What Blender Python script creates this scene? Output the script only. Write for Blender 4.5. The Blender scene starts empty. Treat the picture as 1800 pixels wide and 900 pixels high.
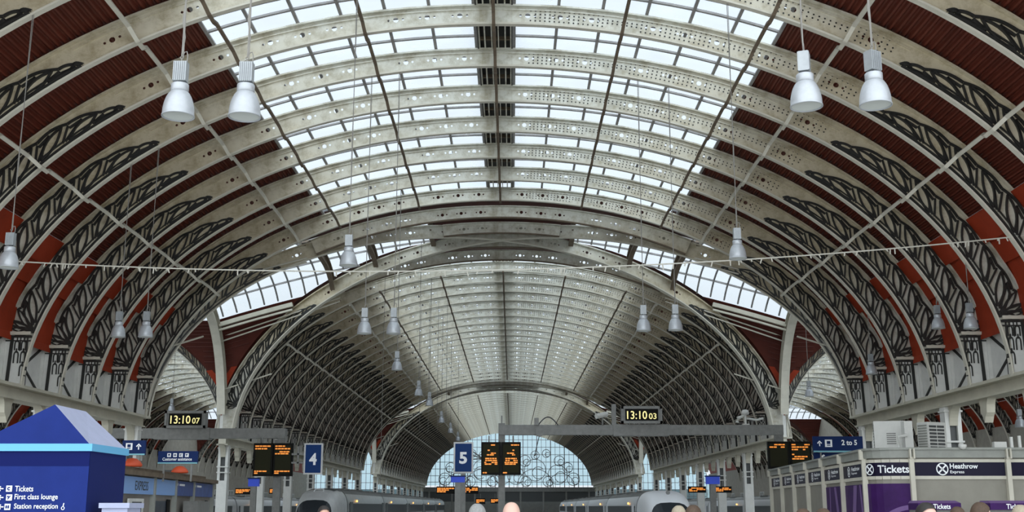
import bpy, math, random
from math import sin, cos, pi, sqrt, atan, acos, asin, radians
from mathutils import Vector, Matrix
random.seed(7)
scn = bpy.context.scene
COL = scn.collection
CAMX, EYE, FPX, PITCH = 0.5, 1.7, 2000.0, atan(440/2000)

def at(px, py, D):
    x = (px-900)/FPX; y = (450-py)/FPX
    f = cos(PITCH)-y*sin(PITCH); u = sin(PITCH)+y*cos(PITCH)
    return Vector((x*D/f+CAMX, D, u*D/f+EYE))

# ------------------------------------------------------------------ materials
def mat(name, col, rough=.6, metal=0., noise=0., nscale=4., dark=.5, emit=None, es=1., spec=.5, stretch=None, bump=0.):
    m = bpy.data.materials.new(name); m.use_nodes = True
    nt = m.node_tree; b = nt.nodes['Principled BSDF']
    b.inputs['Base Color'].default_value = (*col, 1); b.inputs['Roughness'].default_value = rough
    b.inputs['Metallic'].default_value = metal; b.inputs['Specular IOR Level'].default_value = spec
    if noise > 0:
        tc = nt.nodes.new('ShaderNodeTexCoord'); n = nt.nodes.new('ShaderNodeTexNoise'); r = nt.nodes.new('ShaderNodeValToRGB')
        n.inputs['Scale'].default_value = nscale; n.inputs['Detail'].default_value = 6; n.inputs['Roughness'].default_value = .65
        src = tc.outputs['Object']
        if stretch:
            mp = nt.nodes.new('ShaderNodeMapping'); mp.inputs['Scale'].default_value = stretch
            nt.links.new(src, mp.inputs[0]); src = mp.outputs[0]
        nt.links.new(src, n.inputs['Vector'])
        nt.links.new(n.outputs['Fac'], r.inputs[0])
        r.color_ramp.elements[0].position = .5-noise*.35; r.color_ramp.elements[1].position = .5+noise*.35
        r.color_ramp.elements[0].color = (*[c*dark for c in col], 1); r.color_ramp.elements[1].color = (*col, 1)
        nt.links.new(r.outputs[0], b.inputs['Base Color'])
        if bump:
            bp = nt.nodes.new('ShaderNodeBump'); bp.inputs['Strength'].default_value = bump
            nt.links.new(n.outputs['Fac'], bp.inputs['Height']); nt.links.new(bp.outputs[0], b.inputs['Normal'])
    if emit:
        b.inputs['Emission Color'].default_value = (*emit, 1); b.inputs['Emission Strength'].default_value = es
    return m

def rib_paint():
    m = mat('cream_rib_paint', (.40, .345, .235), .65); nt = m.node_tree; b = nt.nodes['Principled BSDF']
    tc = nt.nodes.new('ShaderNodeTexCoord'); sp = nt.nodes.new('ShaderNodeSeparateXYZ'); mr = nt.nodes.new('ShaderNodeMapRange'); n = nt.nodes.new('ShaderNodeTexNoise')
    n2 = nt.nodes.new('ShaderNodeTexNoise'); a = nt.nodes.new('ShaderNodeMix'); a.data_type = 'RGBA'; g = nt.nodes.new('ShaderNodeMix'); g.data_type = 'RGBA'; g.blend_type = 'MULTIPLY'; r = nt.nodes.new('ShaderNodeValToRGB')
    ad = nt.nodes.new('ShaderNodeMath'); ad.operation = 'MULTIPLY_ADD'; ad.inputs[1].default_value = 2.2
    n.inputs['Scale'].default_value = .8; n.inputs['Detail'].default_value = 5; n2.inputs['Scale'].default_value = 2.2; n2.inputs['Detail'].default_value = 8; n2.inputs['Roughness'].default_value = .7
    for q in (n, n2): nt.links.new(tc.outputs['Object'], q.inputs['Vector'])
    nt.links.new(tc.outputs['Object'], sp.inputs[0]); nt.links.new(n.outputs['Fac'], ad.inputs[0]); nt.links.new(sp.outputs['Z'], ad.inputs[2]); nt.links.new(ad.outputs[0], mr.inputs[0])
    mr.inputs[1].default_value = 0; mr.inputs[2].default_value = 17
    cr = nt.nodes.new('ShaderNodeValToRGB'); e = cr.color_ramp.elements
    e[0].position = .58; e[0].color = (.52, .505, .44, 1); e[1].position = .93; e[1].color = (.66, .66, .585, 1)  # pale grey crown end puts cool roof light into the paint colour
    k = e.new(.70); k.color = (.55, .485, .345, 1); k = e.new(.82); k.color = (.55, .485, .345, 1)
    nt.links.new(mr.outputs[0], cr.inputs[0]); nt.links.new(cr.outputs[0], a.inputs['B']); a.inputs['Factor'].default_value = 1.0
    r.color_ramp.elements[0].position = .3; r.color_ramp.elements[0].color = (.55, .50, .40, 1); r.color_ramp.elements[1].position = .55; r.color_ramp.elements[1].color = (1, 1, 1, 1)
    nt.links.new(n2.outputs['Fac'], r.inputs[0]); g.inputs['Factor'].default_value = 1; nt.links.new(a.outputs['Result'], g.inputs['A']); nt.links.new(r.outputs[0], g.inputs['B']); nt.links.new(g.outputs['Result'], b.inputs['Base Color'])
    return m

def glassmat(name, tint, body, diffuse=.2):
    m = bpy.data.materials.new(name); m.use_nodes = True; nt = m.node_tree; nt.nodes.clear()
    o = nt.nodes.new('ShaderNodeOutputMaterial'); mx = nt.nodes.new('ShaderNodeMixShader'); m2 = nt.nodes.new('ShaderNodeMixShader')
    t = nt.nodes.new('ShaderNodeBsdfTransparent'); d = nt.nodes.new('ShaderNodeBsdfTranslucent'); g = nt.nodes.new('ShaderNodeBsdfGlossy')
    t.inputs[0].default_value = (*tint, 1); d.inputs[0].default_value = (*body, 1); g.inputs[0].default_value = (.8, .85, .9, 1); g.inputs['Roughness'].default_value = .15
    n = nt.nodes.new('ShaderNodeTexNoise'); tc = nt.nodes.new('ShaderNodeTexCoord'); mr = nt.nodes.new('ShaderNodeMapRange')
    n.inputs['Scale'].default_value = .9; n.inputs['Detail'].default_value = 4
    nt.links.new(tc.outputs['Object'], n.inputs['Vector']); nt.links.new(n.outputs['Fac'], mr.inputs[0])
    mr.inputs[1].default_value = .3; mr.inputs[2].default_value = .7; mr.inputs[3].default_value = diffuse*.5; mr.inputs[4].default_value = diffuse*1.6
    m2.inputs[0].default_value = .15
    nt.links.new(d.outputs[0], m2.inputs[1]); nt.links.new(g.outputs[0], m2.inputs[2])
    nt.links.new(mr.outputs[0], mx.inputs[0]); nt.links.new(t.outputs[0], mx.inputs[1]); nt.links.new(m2.outputs[0], mx.inputs[2])
    nt.links.new(mx.outputs[0], o.inputs[0])
    return m

M = dict(
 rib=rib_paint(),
 cream=mat('cream_paint', (.53, .50, .405), .65, noise=.8, nscale=1.6, dark=.72),
 flange=mat('pale_cream_paint', (.64, .61, .51), .6, noise=.7, nscale=2, dark=.8),
 black=mat('black_ironwork', (.018, .018, .016), .5),
 clad=mat('dark_red_sheeting', (.15, .030, .016), .55, noise=.9, nscale=.5, dark=.5, stretch=(8, 1, 1), spec=.3),
 cladx=mat('dark_red_sheeting_crossing', (.10, .022, .014), .6, noise=.9, nscale=.6, dark=.5, spec=.2),
 red=mat('red_painted_panel', (.40, .048, .016), .6, noise=.9, nscale=.7, dark=.45, spec=.2),
 glass=glassmat('roof_glass', (.93, .97, 1.), (.85, .93, .97), .24),
 screen=glassmat('screen_glass', (.60, .80, .88), (.7, .85, .9), .18),
 bar=mat('grey_glazing_bar', (.34, .33, .32), .6, noise=.6, nscale=3, dark=.6),
 rust=mat('rusty_brown_tie', (.20, .15, .10), .8, noise=.9, nscale=3, dark=.45),
 girder=mat('girder_cream', (.60, .57, .46), .6, noise=.7, nscale=1.2, dark=.75),
 white=mat('white_column_paint', (.74, .74, .70), .5, noise=.6, nscale=2, dark=.82),
 darkgrey=mat('dark_grey_steel', (.06, .065, .065), .5),
 grey=mat('grey_steel', (.23, .23, .215), .5, noise=.5, nscale=5, dark=.75),
 floorm=mat('pale_stone_floor', (.62, .61, .58), .35, noise=.5, nscale=.8, dark=.8),
 ballast=mat('track_ballast', (.10, .09, .08), .9, noise=.9, nscale=20, dark=.5),
 brick=mat('pale_brick_wall', (.40, .37, .31), .8, noise=.6, nscale=2, dark=.75),
 winglass=mat('dark_window_glass', (.03, .036, .042), .3, spec=.25),
 lampgrey=mat('lamp_aluminium', (.33, .35, .36), .35, .3, noise=.5, nscale=6, dark=.8),
 lampwhite=mat('lamp_reflector', (.42, .44, .46), .3, .25, noise=.5, nscale=8, dark=.88),
 lampin=mat('lamp_lens', (.50, .53, .50), .2, emit=(.6, .65, .6), es=.12),
 cable=mat('grey_cable', (.20, .19, .17), .7),
 palecable=mat('pale_cable', (.55, .53, .46), .7),
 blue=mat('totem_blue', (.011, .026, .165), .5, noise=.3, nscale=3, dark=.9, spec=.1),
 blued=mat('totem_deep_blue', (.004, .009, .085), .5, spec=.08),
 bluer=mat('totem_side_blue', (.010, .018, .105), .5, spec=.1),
 lav=mat('totem_lavender_roof', (.40, .43, .58), .5, noise=.3, nscale=3, dark=.92, spec=.2),
 cyan=mat('totem_cyan_band', (.14, .42, .66), .5, spec=.15),
 signblue=mat('sign_navy', (.006, .022, .10), .45, spec=.12),
 platblue=mat('platform_sign_blue', (.008, .040, .155), .45, spec=.12),
 signwhite=mat('sign_white', (.85, .87, .88), .5, emit=(.8, .85, .9), es=.12),
 signteal=mat('sign_teal_strip', (.18, .45, .52), .4),
 beige=mat('beige_cladding_panel', (.27, .255, .21), .5, noise=.4, nscale=2, dark=.88),
 cornice=mat('grey_green_cornice', (.31, .32, .285), .5, noise=.7, nscale=3, dark=.75),
 purpled=mat('deep_purple_fascia', (.008, .006, .024), .4, spec=.15),
 purple=mat('purple_poster', (.05, .012, .105), .5, noise=.5, nscale=2, dark=.7, spec=.15),
 purplel=mat('lilac_print', (.19, .11, .28), .5, spec=.15),
 skyblue=mat('pale_blue_fascia', (.24, .42, .78), .45),
 midblue=mat('mid_blue_fascia', (.06, .11, .36), .45, noise=.5, nscale=2, dark=.6),
 orange=mat('orange_lamp_cover', (.70, .10, .04), .5, emit=(.9, .2, .06), es=.1),
 shopgrey=mat('taupe_shop_wall', (.27, .245, .215), .6, noise=.4, nscale=2, dark=.88),
 shopglass=mat('dark_shop_glass', (.04, .06, .09), .25, noise=.8, nscale=1.5, dark=.25, spec=.3),
 screenblk=mat('display_black', (.006, .006, .005), .5, spec=.1),
 screenolive=mat('display_dim_matrix', (.022, .022, .010), .6, spec=.1),
 led=mat('amber_led', (.9, .3, .05), .5, emit=(1., .30, .04), es=1.6),
 ledy=mat('yellow_led', (1., .9, .4), .5, emit=(1., .86, .32), es=1.6),
 hood=mat('blue_lit_screen', (.05, .09, .5), .4, emit=(.08, .14, .9), es=.35, spec=.1),
 traingr=mat('train_dark_green_grey', (.12, .14, .14), .3, .2, noise=.4, nscale=2, dark=.8),
 trainsil=mat('train_silver', (.62, .63, .62), .4, .0, noise=.4, nscale=2, dark=.85),
 trainwh=mat('train_white', (.86, .87, .88), .4),
 trainrf=mat('train_roof_grey', (.25, .255, .24), .6, noise=.8, nscale=1, dark=.7),
 amber=mat('amber_marker_lamp', (1, .6, .2), .4, emit=(1, .5, .12), es=6),
 acwhite=mat('air_conditioner_white', (.66, .66, .62), .5, noise=.5, nscale=3, dark=.88),
 skin=mat('skin', (.52, .30, .22), .55), skinp=mat('pale_skin', (.62, .40, .32), .5),
 hairg=mat('grey_hair', (.34, .34, .33), .8, noise=.9, nscale=60, dark=.5), hairb=mat('brown_hair', (.10, .06, .035), .7, noise=.9, nscale=60, dark=.4),
 haird=mat('dark_hair', (.02, .016, .014), .6), hairl=mat('fair_hair', (.42, .36, .26), .7, noise=.9, nscale=60, dark=.6),
 coat=mat('navy_coat', (.03, .035, .06), .8), coat2=mat('grey_coat', (.16, .16, .16), .8), coat3=mat('red_coat', (.22, .04, .04), .8), eye=mat('eye_dark', (.02, .02, .02), .2),
)

# ------------------------------------------------------------------ mesh builder
class MB:
    def __init__(s): s.v = []; s.f = []; s.m = []
    def quad(s, *p, m=0):
        n = len(s.v); s.v += [tuple(q) for q in p]; s.f.append(tuple(range(n, n+len(p)))); s.m.append(m)
    def box(s, a, b, m=0):
        x0, y0, z0 = [min(a[i], b[i]) for i in range(3)]; x1, y1, z1 = [max(a[i], b[i]) for i in range(3)]
        s.hexa([(x0, y0, z0), (x1, y0, z0), (x1, y1, z0), (x0, y1, z0), (x0, y0, z1), (x1, y0, z1), (x1, y1, z1), (x0, y1, z1)], m)
    def hexa(s, p, m=0):
        n = len(s.v); s.v += [tuple(q) for q in p]
        for f in ((3, 2, 1, 0), (4, 5, 6, 7), (0, 1, 5, 4), (1, 2, 6, 5), (2, 3, 7, 6), (3, 0, 4, 7)):
            s.f.append(tuple(n+i for i in f)); s.m.append(m)
    def beam(s, p, q, w, h, up=(0, 0, 1), m=0):
        p, q = Vector(p), Vector(q); d = (q-p).normalized(); u = Vector(up)
        if abs(d.dot(u)) > .98: u = Vector((0, 1, 0))
        a = d.cross(u).normalized()*w/2; b = a.cross(d).normalized()*h/2
        s.hexa([p-a-b, p+a-b, q+a-b, q-a-b, p-a+b, p+a+b, q+a+b, q-a+b], m)
    def path(s, pts, w, h, up=(0, 0, 1), m=0):
        for i in range(len(pts)-1): s.beam(pts[i], pts[i+1], w, h, up, m)
    def tube(s, pts, r, n=6, m=0, cap=True):
        pts = [Vector(p) for p in pts]; base = len(s.v)
        rr = r if isinstance(r, (list, tuple)) else [r]*len(pts)
        for i, p in enumerate(pts):
            d = (pts[min(i+1, len(pts)-1)]-pts[max(i-1, 0)]).normalized()
            u = Vector((0, 0, 1)) if abs(d.z) < .9 else Vector((1, 0, 0))
            a = d.cross(u).normalized(); b = a.cross(d)
            for k in range(n):
                t = 2*pi*k/n; s.v.append(tuple(p+(a*cos(t)+b*sin(t))*rr[i]))
        for i in range(len(pts)-1):
            for k in range(n):
                s.f.append((base+i*n+k, base+i*n+(k+1) % n, base+(i+1)*n+(k+1) % n, base+(i+1)*n+k)); s.m.append(m)
        if cap:
            s.f.append(tuple(base+k for k in range(n))[::-1]); s.m.append(m)
            s.f.append(tuple(base+(len(pts)-1)*n+k for k in range(n))); s.m.append(m)
    def lathe(s, prof, c=(0, 0, 0), n=24, m=0):
        b = len(s.v)
        for r, z in prof:
            for k in range(n):
                t = 2*pi*k/n; s.v.append((c[0]+r*cos(t), c[1]+r*sin(t), c[2]+z))
        for i in range(len(prof)-1):
            for k in range(n):
                s.f.append((b+i*n+k, b+i*n+(k+1) % n, b+(i+1)*n+(k+1) % n, b+(i+1)*n+k)); s.m.append(m)
    def prism(s, poly, ax, t0, t1, m=0):
        """poly: 2D points; ax: function (a,b,t)->xyz"""
        n = len(poly); b = len(s.v)
        s.v += [tuple(ax(p[0], p[1], t0)) for p in poly]+[tuple(ax(p[0], p[1], t1)) for p in poly]
        s.f.append(tuple(b+i for i in range(n))); s.m.append(m); s.f.append(tuple(b+n+i for i in range(n))[::-1]); s.m.append(m)
        for i in range(n):
            j = (i+1) % n; s.f.append((b+i, b+n+i, b+n+j, b+j)); s.m.append(m)
    def mesh(s, name, mats, smooth=False):
        me = bpy.data.meshes.new(name); me.from_pydata(s.v, [], s.f)
        for x in (mats if isinstance(mats, (list, tuple)) else [mats]): me.materials.append(M[x] if isinstance(x, str) else x)
        me.polygons.foreach_set('material_index', s.m)
        if smooth: me.polygons.foreach_set('use_smooth', [True]*len(me.polygons))
        me.update(); return me
    def build(s, name, mats, parent=None, smooth=False, loc=None):
        return obj(name, s.mesh(name, mats, smooth), parent, loc)

def obj(name, data, parent=None, loc=None):
    o = bpy.data.objects.new(name, data); COL.objects.link(o)
    if parent: o.parent = parent
    if loc is not None: o.location = loc
    return o
def tag(o, label=None, cat=None, group=None, kind=None):
    if label: o['label'] = label
    if cat: o['category'] = cat
    if group: o['group'] = group
    if kind: o['kind'] = kind
    return o
def thing(name, label, cat, loc=(0, 0, 0), group=None, rz=0, kind=None):
    o = bpy.data.objects.new(name, None); o.empty_display_size = .2; COL.objects.link(o); o.location = loc; o.rotation_euler = (0, 0, rz)
    return tag(o, label, cat, group, kind)
def struct(name, mb, mats, label, cat, smooth=False):
    return tag(mb.build(name, mats, None, smooth), label, cat, None, 'structure')
def dup(root, loc, label, rz=0, scale=None):
    r = root.copy(); COL.objects.link(r); r.location = loc; r.rotation_euler = (0, 0, rz); r['label'] = label
    if scale: r.scale = scale
    for ch in list(root.children):
        c = ch.copy(); COL.objects.link(c); c.parent = r
        for g in ch.children:
            d = g.copy(); COL.objects.link(d); d.parent = c
    return r
ORD = 'first second third fourth fifth sixth seventh eighth ninth tenth eleventh twelfth thirteenth fourteenth fifteenth sixteenth seventeenth eighteenth nineteenth twentieth'.split()
def ordn(i):
    if i < 20: return ORD[i]
    return 'twenty-'+ORD[i-20] if i < 29 else ('thirtieth' if i == 29 else 'thirty-'+ORD[i-30])
SIDE = {-1: 'totem side', 1: 'ticket-office side'}

_tcache = {}
def text_mesh(body, off=.0):
    key = (body, off)
    if key not in _tcache:
        cu = bpy.data.curves.new('lettering', 'FONT'); cu.body = body; cu.offset = off; cu.resolution_u = 3
        o = bpy.data.objects.new('lettering', cu); COL.objects.link(o)
        dg = bpy.context.evaluated_depsgraph_get(); dg.update()
        me = bpy.data.meshes.new_from_object(o.evaluated_get(dg))
        vs = [tuple(v.co) for v in me.vertices]; fs = [tuple(p.vertices) for p in me.polygons]
        bpy.data.objects.remove(o); bpy.data.curves.remove(cu); bpy.data.meshes.remove(me)
        _tcache[key] = (vs, fs)
    return _tcache[key]
class Frame:
    """a flat board: origin, x direction, up direction; n points to the viewer side"""
    def __init__(s, o, x, z=(0, 0, 1)):
        s.o, s.x, s.z = Vector(o), Vector(x).normalized(), Vector(z).normalized(); s.n = s.x.cross(s.z)
    def p(s, a, b, e=0.): return s.o+s.x*a+s.z*b+s.n*e
def put_text(mb, body, F, x0, z0, w, h, e=.012, off=.012, m=0):
    vs, fs = text_mesh(body, off)
    xs = [v[0] for v in vs]; ys = [v[1] for v in vs]; ax, bx, ay, by = min(xs), max(xs), min(ys), max(ys)
    n = len(mb.v)
    mb.v += [tuple(F.p(x0+(v[0]-ax)/(bx-ax)*w, z0+(v[1]-ay)/(by-ay)*h, e)) for v in vs]
    for f in fs: mb.f.append(tuple(n+i for i in f)); mb.m.append(m)
def put_poly(mb, F, pts, e=.012, m=0): mb.quad(*[F.p(a, b, e) for a, b in pts], m=m)
def rect(a0, b0, a1, b1): return [(a0, b0), (a1, b0), (a1, b1), (a0, b1)]
def slab(mb, F, a0, b0, a1, b1, e0, e1, m=0):
    p = [F.p(a, b, e) for e in (e0, e1) for a, b in rect(a0, b0, a1, b1)]; mb.hexa(p, m)
def arrow(mb, F, cx, cz, s, ang, e=.012, m=0):
    pts = [(0, .5), (.45, .05), (.3, -.08), (.09, .12), (.09, -.5), (-.09, -.5), (-.09, .12), (-.3, -.08), (-.45, .05)]
    # drawn as two convex pieces
    def R(p): return (cx+s*(p[0]*cos(ang)-p[1]*sin(ang)), cz+s*(p[0]*sin(ang)+p[1]*cos(ang)))
    put_poly(mb, F, [R(p) for p in [(.09, .12), (-.09, .12), (-.09, -.5), (.09, -.5)]], e, m)
    put_poly(mb, F, [R(p) for p in [(0, .5), (.45, .05), (.3, -.08), (0, .24)]], e, m)
    put_poly(mb, F, [R(p) for p in [(0, .5), (0, .24), (-.3, -.08), (-.45, .05)]], e, m)
def ring(mb, F, cx, cz, r0, r1, a0=0, a1=2*pi, n=24, e=.012, m=0, sx=1.):
    for i in range(n):
        t, u = a0+(a1-a0)*i/n, a0+(a1-a0)*(i+1)/n
        put_poly(mb, F, [(cx+sx*r0*cos(t), cz+r0*sin(t)), (cx+sx*r1*cos(t), cz+r1*sin(t)), (cx+sx*r1*cos(u), cz+r1*sin(u)), (cx+sx*r0*cos(u), cz+r0*sin(u))], e, m)

# ------------------------------------------------------------------ nave geometry
SP = 3.048
YA, YB, YC, YD, YE = 47.3, 62.54, 117.4, 132.64, 205.8
NEAR = [YA-SP*k for k in range(12)]                    # 47.3 ... 13.77
MID = [YB+SP*k for k in range(19)]
FAR = [YD+SP*k for k in range(25)]
EA, EB, EZ = 14.65, 9.6, 5.0
def ell(t): return EA*cos(t), EZ+EB*sin(t)
def nrm(t):
    x, z = EB*cos(t), EA*sin(t); l = sqrt(x*x+z*z); return x/l, z/l
def dep(t): return .47+.50*(max(0., 1-sin(t)))**.7
def P(t, d):
    x, z = ell(t); a, b = nrm(t); k = dep(t)*d; return x+a*k, z+b*k
def Po(t, off):
    x, z = ell(t); a, b = nrm(t); k = dep(t)+off; return x+a*k, z+b*k
T0 = asin(.3/EB)
ZTIE = 6.95
TT = asin((ZTIE-EZ)/EB)                                # tie level
TS = acos(9.9/EA)                                      # tracery begins

CL = [.92, 1.8, 2.65, 4.3, 5.15, 6.0, 7.3, 9.1]
def web_mesh(t0, t1, holes=True, rivets=True):
    mb = MB(); cells = []
    hs = []
    if holes:
        for u in CL:
            for sg in (1, -1):
                tc = acos(sg*u/EA)
                if t0+.04 < tc < t1-.04: hs.append(tc)
    hs.sort(); cur = t0
    def arc(t): a, b = EA*sin(t), EB*cos(t); return sqrt(a*a+b*b)
    def plain(a, b):
        n = max(1, int((b-a)/.035))
        for i in range(n): cells.append((a+(b-a)*i/n, a+(b-a)*(i+1)/n, 0))
    for tc in hs:
        L = arc(tc); b, s = .13/L, .13/L
        plain(cur, tc-b-s); cells.append((tc-b-s, tc-b, .035)); cells.append((tc-b, tc+b, .075)); cells.append((tc+b, tc+b+s, .035)); cur = tc+b+s
    plain(cur, t1)
    def V(t, d): x, z = P(t, d); return (x, 0, z)
    for a, b, r in cells:
        if r == 0: mb.quad(V(a, 0), V(b, 0), V(b, 1), V(a, 1)); continue
        tm = (a+b)/2; w = (b-a)/2; rw = r/arc(tm); rd = r/dep(tm)
        dirs = [(1, 0), (1, 1), (0, 1), (-1, 1), (-1, 0), (-1, -1), (0, -1), (1, -1)]
        for i in range(8):
            p, q = dirs[i], dirs[(i+1) % 8]
            def hole(k): an = pi/4*k; return V(tm+rw*cos(an), .5+rd*sin(an))
            mb.quad(V(tm+w*p[0], .5+.5*p[1]), V(tm+w*q[0], .5+.5*q[1]), hole(i+1), hole(i))
    if rivets:
        for k in range(70):
            u = 1.0+k*.13
            if u > 9.6: break
            t = acos(u/EA)
            if not t0 < t < t1: continue
            for d in ((.2, .4, .6, .8) if any(abs(u-c) < .42 for c in CL) else (.42, .58)):
                if any(abs(u-c) < .12 for c in CL) and .3 < d < .7: continue
                x, z = P(t, d); r = .02
                for yy in (-.012,):
                    mb.quad((x-r, yy, z-r), (x+r, yy, z-r), (x+r, yy, z+r), (x-r, yy, z+r), m=1)
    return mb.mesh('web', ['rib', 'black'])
def flange_mesh(t0, t1, d, th, hw, mname, off=0.):
    mb = MB(); n = max(2, int((t1-t0)/.035)); rows = []
    for i in range(n+1):
        t = t0+(t1-t0)*i/n; x, z = ell(t); a, b = nrm(t); k = dep(t)*d+off
        rows.append([(x+a*(k+e), y, z+b*(k+e)) for e, y in ((0, -hw), (0, hw), (th, hw), (th, -hw))])
    for i in range(n):
        for j in range(4):
            mb.quad(rows[i][j], rows[i][(j+1) % 4], rows[i+1][(j+1) % 4], rows[i+1][j])
    mb.quad(*rows[0]); mb.quad(*rows[-1][::-1])
    return mb.mesh('flange', mname)

def strokes_to_mesh(strokes, fn, hy, mname, sg=1):
    mb = MB()
    for pts, w in strokes:
        W = [Vector(fn(*p)) for p in pts]; L = []
        for i, p in enumerate(W):
            d = (W[min(i+1, len(W)-1)]-W[max(0, i-1)]); d = d.normalized() if d.length > 1e-6 else Vector((1, 0))
            nn = Vector((-d.y, d.x))*w/2; L.append((p+nn, p-nn))
        for i in range(len(W)-1):
            a, b, c, e = L[i][0], L[i][1], L[i+1][1], L[i+1][0]
            f = [(sg*q.x, -hy, q.y) for q in (a, b, c, e)]; k = [(sg*q.x, hy, q.y) for q in (a, b, c, e)]
            mb.quad(*f); mb.quad(*k[::-1]); mb.quad(f[0], f[3], k[3], k[0]); mb.quad(f[1], k[1], k[2], f[2])
    return mb.mesh('tracery', mname)
def lens(p, q, bulge, n=8):
    """two curves between p and q (in s,d metric space), bulged both ways"""
    (x0, y0), (x1, y1) = p, q; dx, dy = x1-x0, y1-y0; l = sqrt(dx*dx+dy*dy); nx, ny = -dy/l, dx/l
    out = []
    for sg in (1, -1):
        out.append([(x0+dx*i/n+sg*bulge*sin(pi*i/n)*nx, y0+dy*i/n+sg*bulge*sin(pi*i/n)*ny) for i in range(n+1)])
    return out
# arc length table from TS down to TT
_tab = [(0., TS)]
_n = 200
for _i in range(_n):
    ta, tb = TS+(TT-TS)*_i/_n, TS+(TT-TS)*(_i+1)/_n
    xa, za = ell(ta); xb, zb = ell(tb); _tab.append((_tab[-1][0]+sqrt((xa-xb)**2+(za-zb)**2), tb))
STOT = _tab[-1][0]
def s2t(s):
    f = s/STOT*_n; i = max(0, min(_n-1, int(f))); a, b = _tab[i], _tab[i+1]
    return a[1]+(b[1]-a[1])*(f-i)
def S2P(s, y):
    """s along the inner edge, y metres outward"""
    t = s2t(s); x, z = ell(t); a, b = nrm(t); return (x+a*y, z+b*y)
def env(s):
    k = min(1., max(0., s/1.7)); dmax = dep(s2t(max(0, min(STOT, s))))-.13
    return .10+(dmax-.10)*(1-(1-k)**1.8)
def tracery_strokes():
    st = []; p = STOT*.86/7.
    SL = lambda a, b, n=10: [(a[0]+(b[0]-a[0])*i/n, a[1]+(b[1]-a[1])*i/n) for i in range(n+1)]
    st.append(([(STOT*i/60, .06) for i in range(61)], .055))
    st.append(([(STOT*.9*i/40, max(.09, env(STOT*.9*i/40)*.0+.17)) for i in range(3, 41)], .028))
    st.append(([(-.05+.3*i/8, .07+.13*sin(pi*i/8)) for i in range(9)], .05))
    for i in range(8):
        s0 = .12+(i-.45)*p; a = max(.05, s0); s1 = min(s0+1.05*p, STOT-.02)
        if i > 0:
            for c in lens((a, env(a)-.02), (s1, .12), .12): st.append((c, .052))
        b0, b1, q = max(.12, s0+.42*p), s0+.84*p, min(s0+1.2*p, STOT-.02)
        if i == 0:
            st.append((SL((.12, .1), (q, .12)), .04))
        st.append((SL((b0, env(b0)-.04), (q-.04, .14)), .046)); 
        if b1 < STOT-.3:
            st.append((SL((b1, env(b1)-.08), (q+.04, .14)), .046)); st.append((SL((b0, env(b0)-.06), (b1, env(b1)-.15), 3), .055))
    # scalloped outer line
    for i in range(9):
        a, b = max(0, (i-.05)*p*.98-.4*p), (i+.95)*p*.98-.4*p
        if b <= .15: continue
        b = min(b, STOT*.93); pts = []
        for j in range(9):
            s = a+(b-a)*j/8; pts.append((s, env(s)-.02+.06*sin(pi*j/8)))
        st.append((pts, .06))
    # fan at the foot
    C = (STOT-.06, .12)
    for an, L in ((100, .72), (124, 1.0), (146, 1.15), (76, .62), (54, .55)):
        q = (C[0]+L*cos(radians(an))*.9, min(C[1]+L*sin(radians(an)), dep(TT)-.07))
        for c in lens(C, q, .085): st.append((c, .036))
    st.append(([(STOT-.02, .05+(dep(TT)-.08)*i/6) for i in range(7)], .07))
    st.append(([(STOT-.16, .05+(dep(TT)-.08)*i/6) for i in range(7)], .05))
    return st
def lace_strokes():
    st = []; z1 = ZTIE-.1
    def xi(z): return EA*sqrt(max(0, 1-((z-EZ)/EB)**2))
    for k in range(2):
        x0 = xi(6.3)+.13+k*.21
        for (za, zb, w) in ((6.42, 6.7, .19), (6.02, 6.36, .19), (5.62, 5.95, .19)):
            if zb < 6.3 and k == 1: continue
            st.append(([(x0-w/2+.03, za)]+[(x0+(w/2-.03)*cos(a), zb-.09+.12*sin(a)) for a in [pi-pi*i/8 for i in range(9)]]+[(x0+w/2-.03, za)], .032))
            st.append(([(x0, zb-.02), (x0, zb+.12)], .03))
        st.append(([(x0-.1, 5.8 if k == 0 else 6.4), (x0-.1, z1)], .028))
    st.append(([(xi(6.0)+.50, 5.4), (xi(6.3)+.50, z1)], .10))
    st.append(([(xi(z1)+.03, z1), (15.5, z1)], .07)); st.append(([(xi(6.75)+.03, 6.72), (15.5, 6.72)], .035))
    return st
TRS, LCS = tracery_strokes(), lace_strokes()
ID2 = lambda a, b: (a, b)
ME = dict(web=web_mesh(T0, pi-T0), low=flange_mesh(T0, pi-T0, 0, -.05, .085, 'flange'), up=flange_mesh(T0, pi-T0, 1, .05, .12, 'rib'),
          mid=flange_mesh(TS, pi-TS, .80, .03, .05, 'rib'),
          trR=strokes_to_mesh(TRS, S2P, .06, 'black', 1), trL=strokes_to_mesh(TRS, S2P, .06, 'black', -1),
          lcR=strokes_to_mesh(LCS, ID2, .06, 'black', 1), lcL=strokes_to_mesh(LCS, ID2, .06, 'black', -1))
for sg in (1, -1):
    _mb = MB(); _mb.box((sg*14.45, -.12, ZTIE-.05), (sg*15.5, .12, ZTIE+.05)); ME['ledge%d' % sg] = _mb.mesh('ledge', 'flange')
    _mb = MB(); _mb.box((sg*14.62, -.2, EZ+.3), (sg*15.5, .2, EZ+.38)); ME['shoe%d' % sg] = _mb.mesh('shoe', 'flange')
    _mb = MB(); _mb.box((sg*14.66, -.03, EZ+.38), (sg*15.42, -.012, ZTIE-.06)); _mb.box((sg*15.22, -.10, EZ+.38), (sg*15.42, -.03, ZTIE-.06)); ME['plate%d' % sg] = _mb.mesh('plate', 'white')
    _mb = MB(); _mb.box((sg*15.44, -.12, EZ+.3), (sg*15.56, .12, 9.2)); ME['back%d' % sg] = _mb.mesh('back', 'flange')
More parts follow.
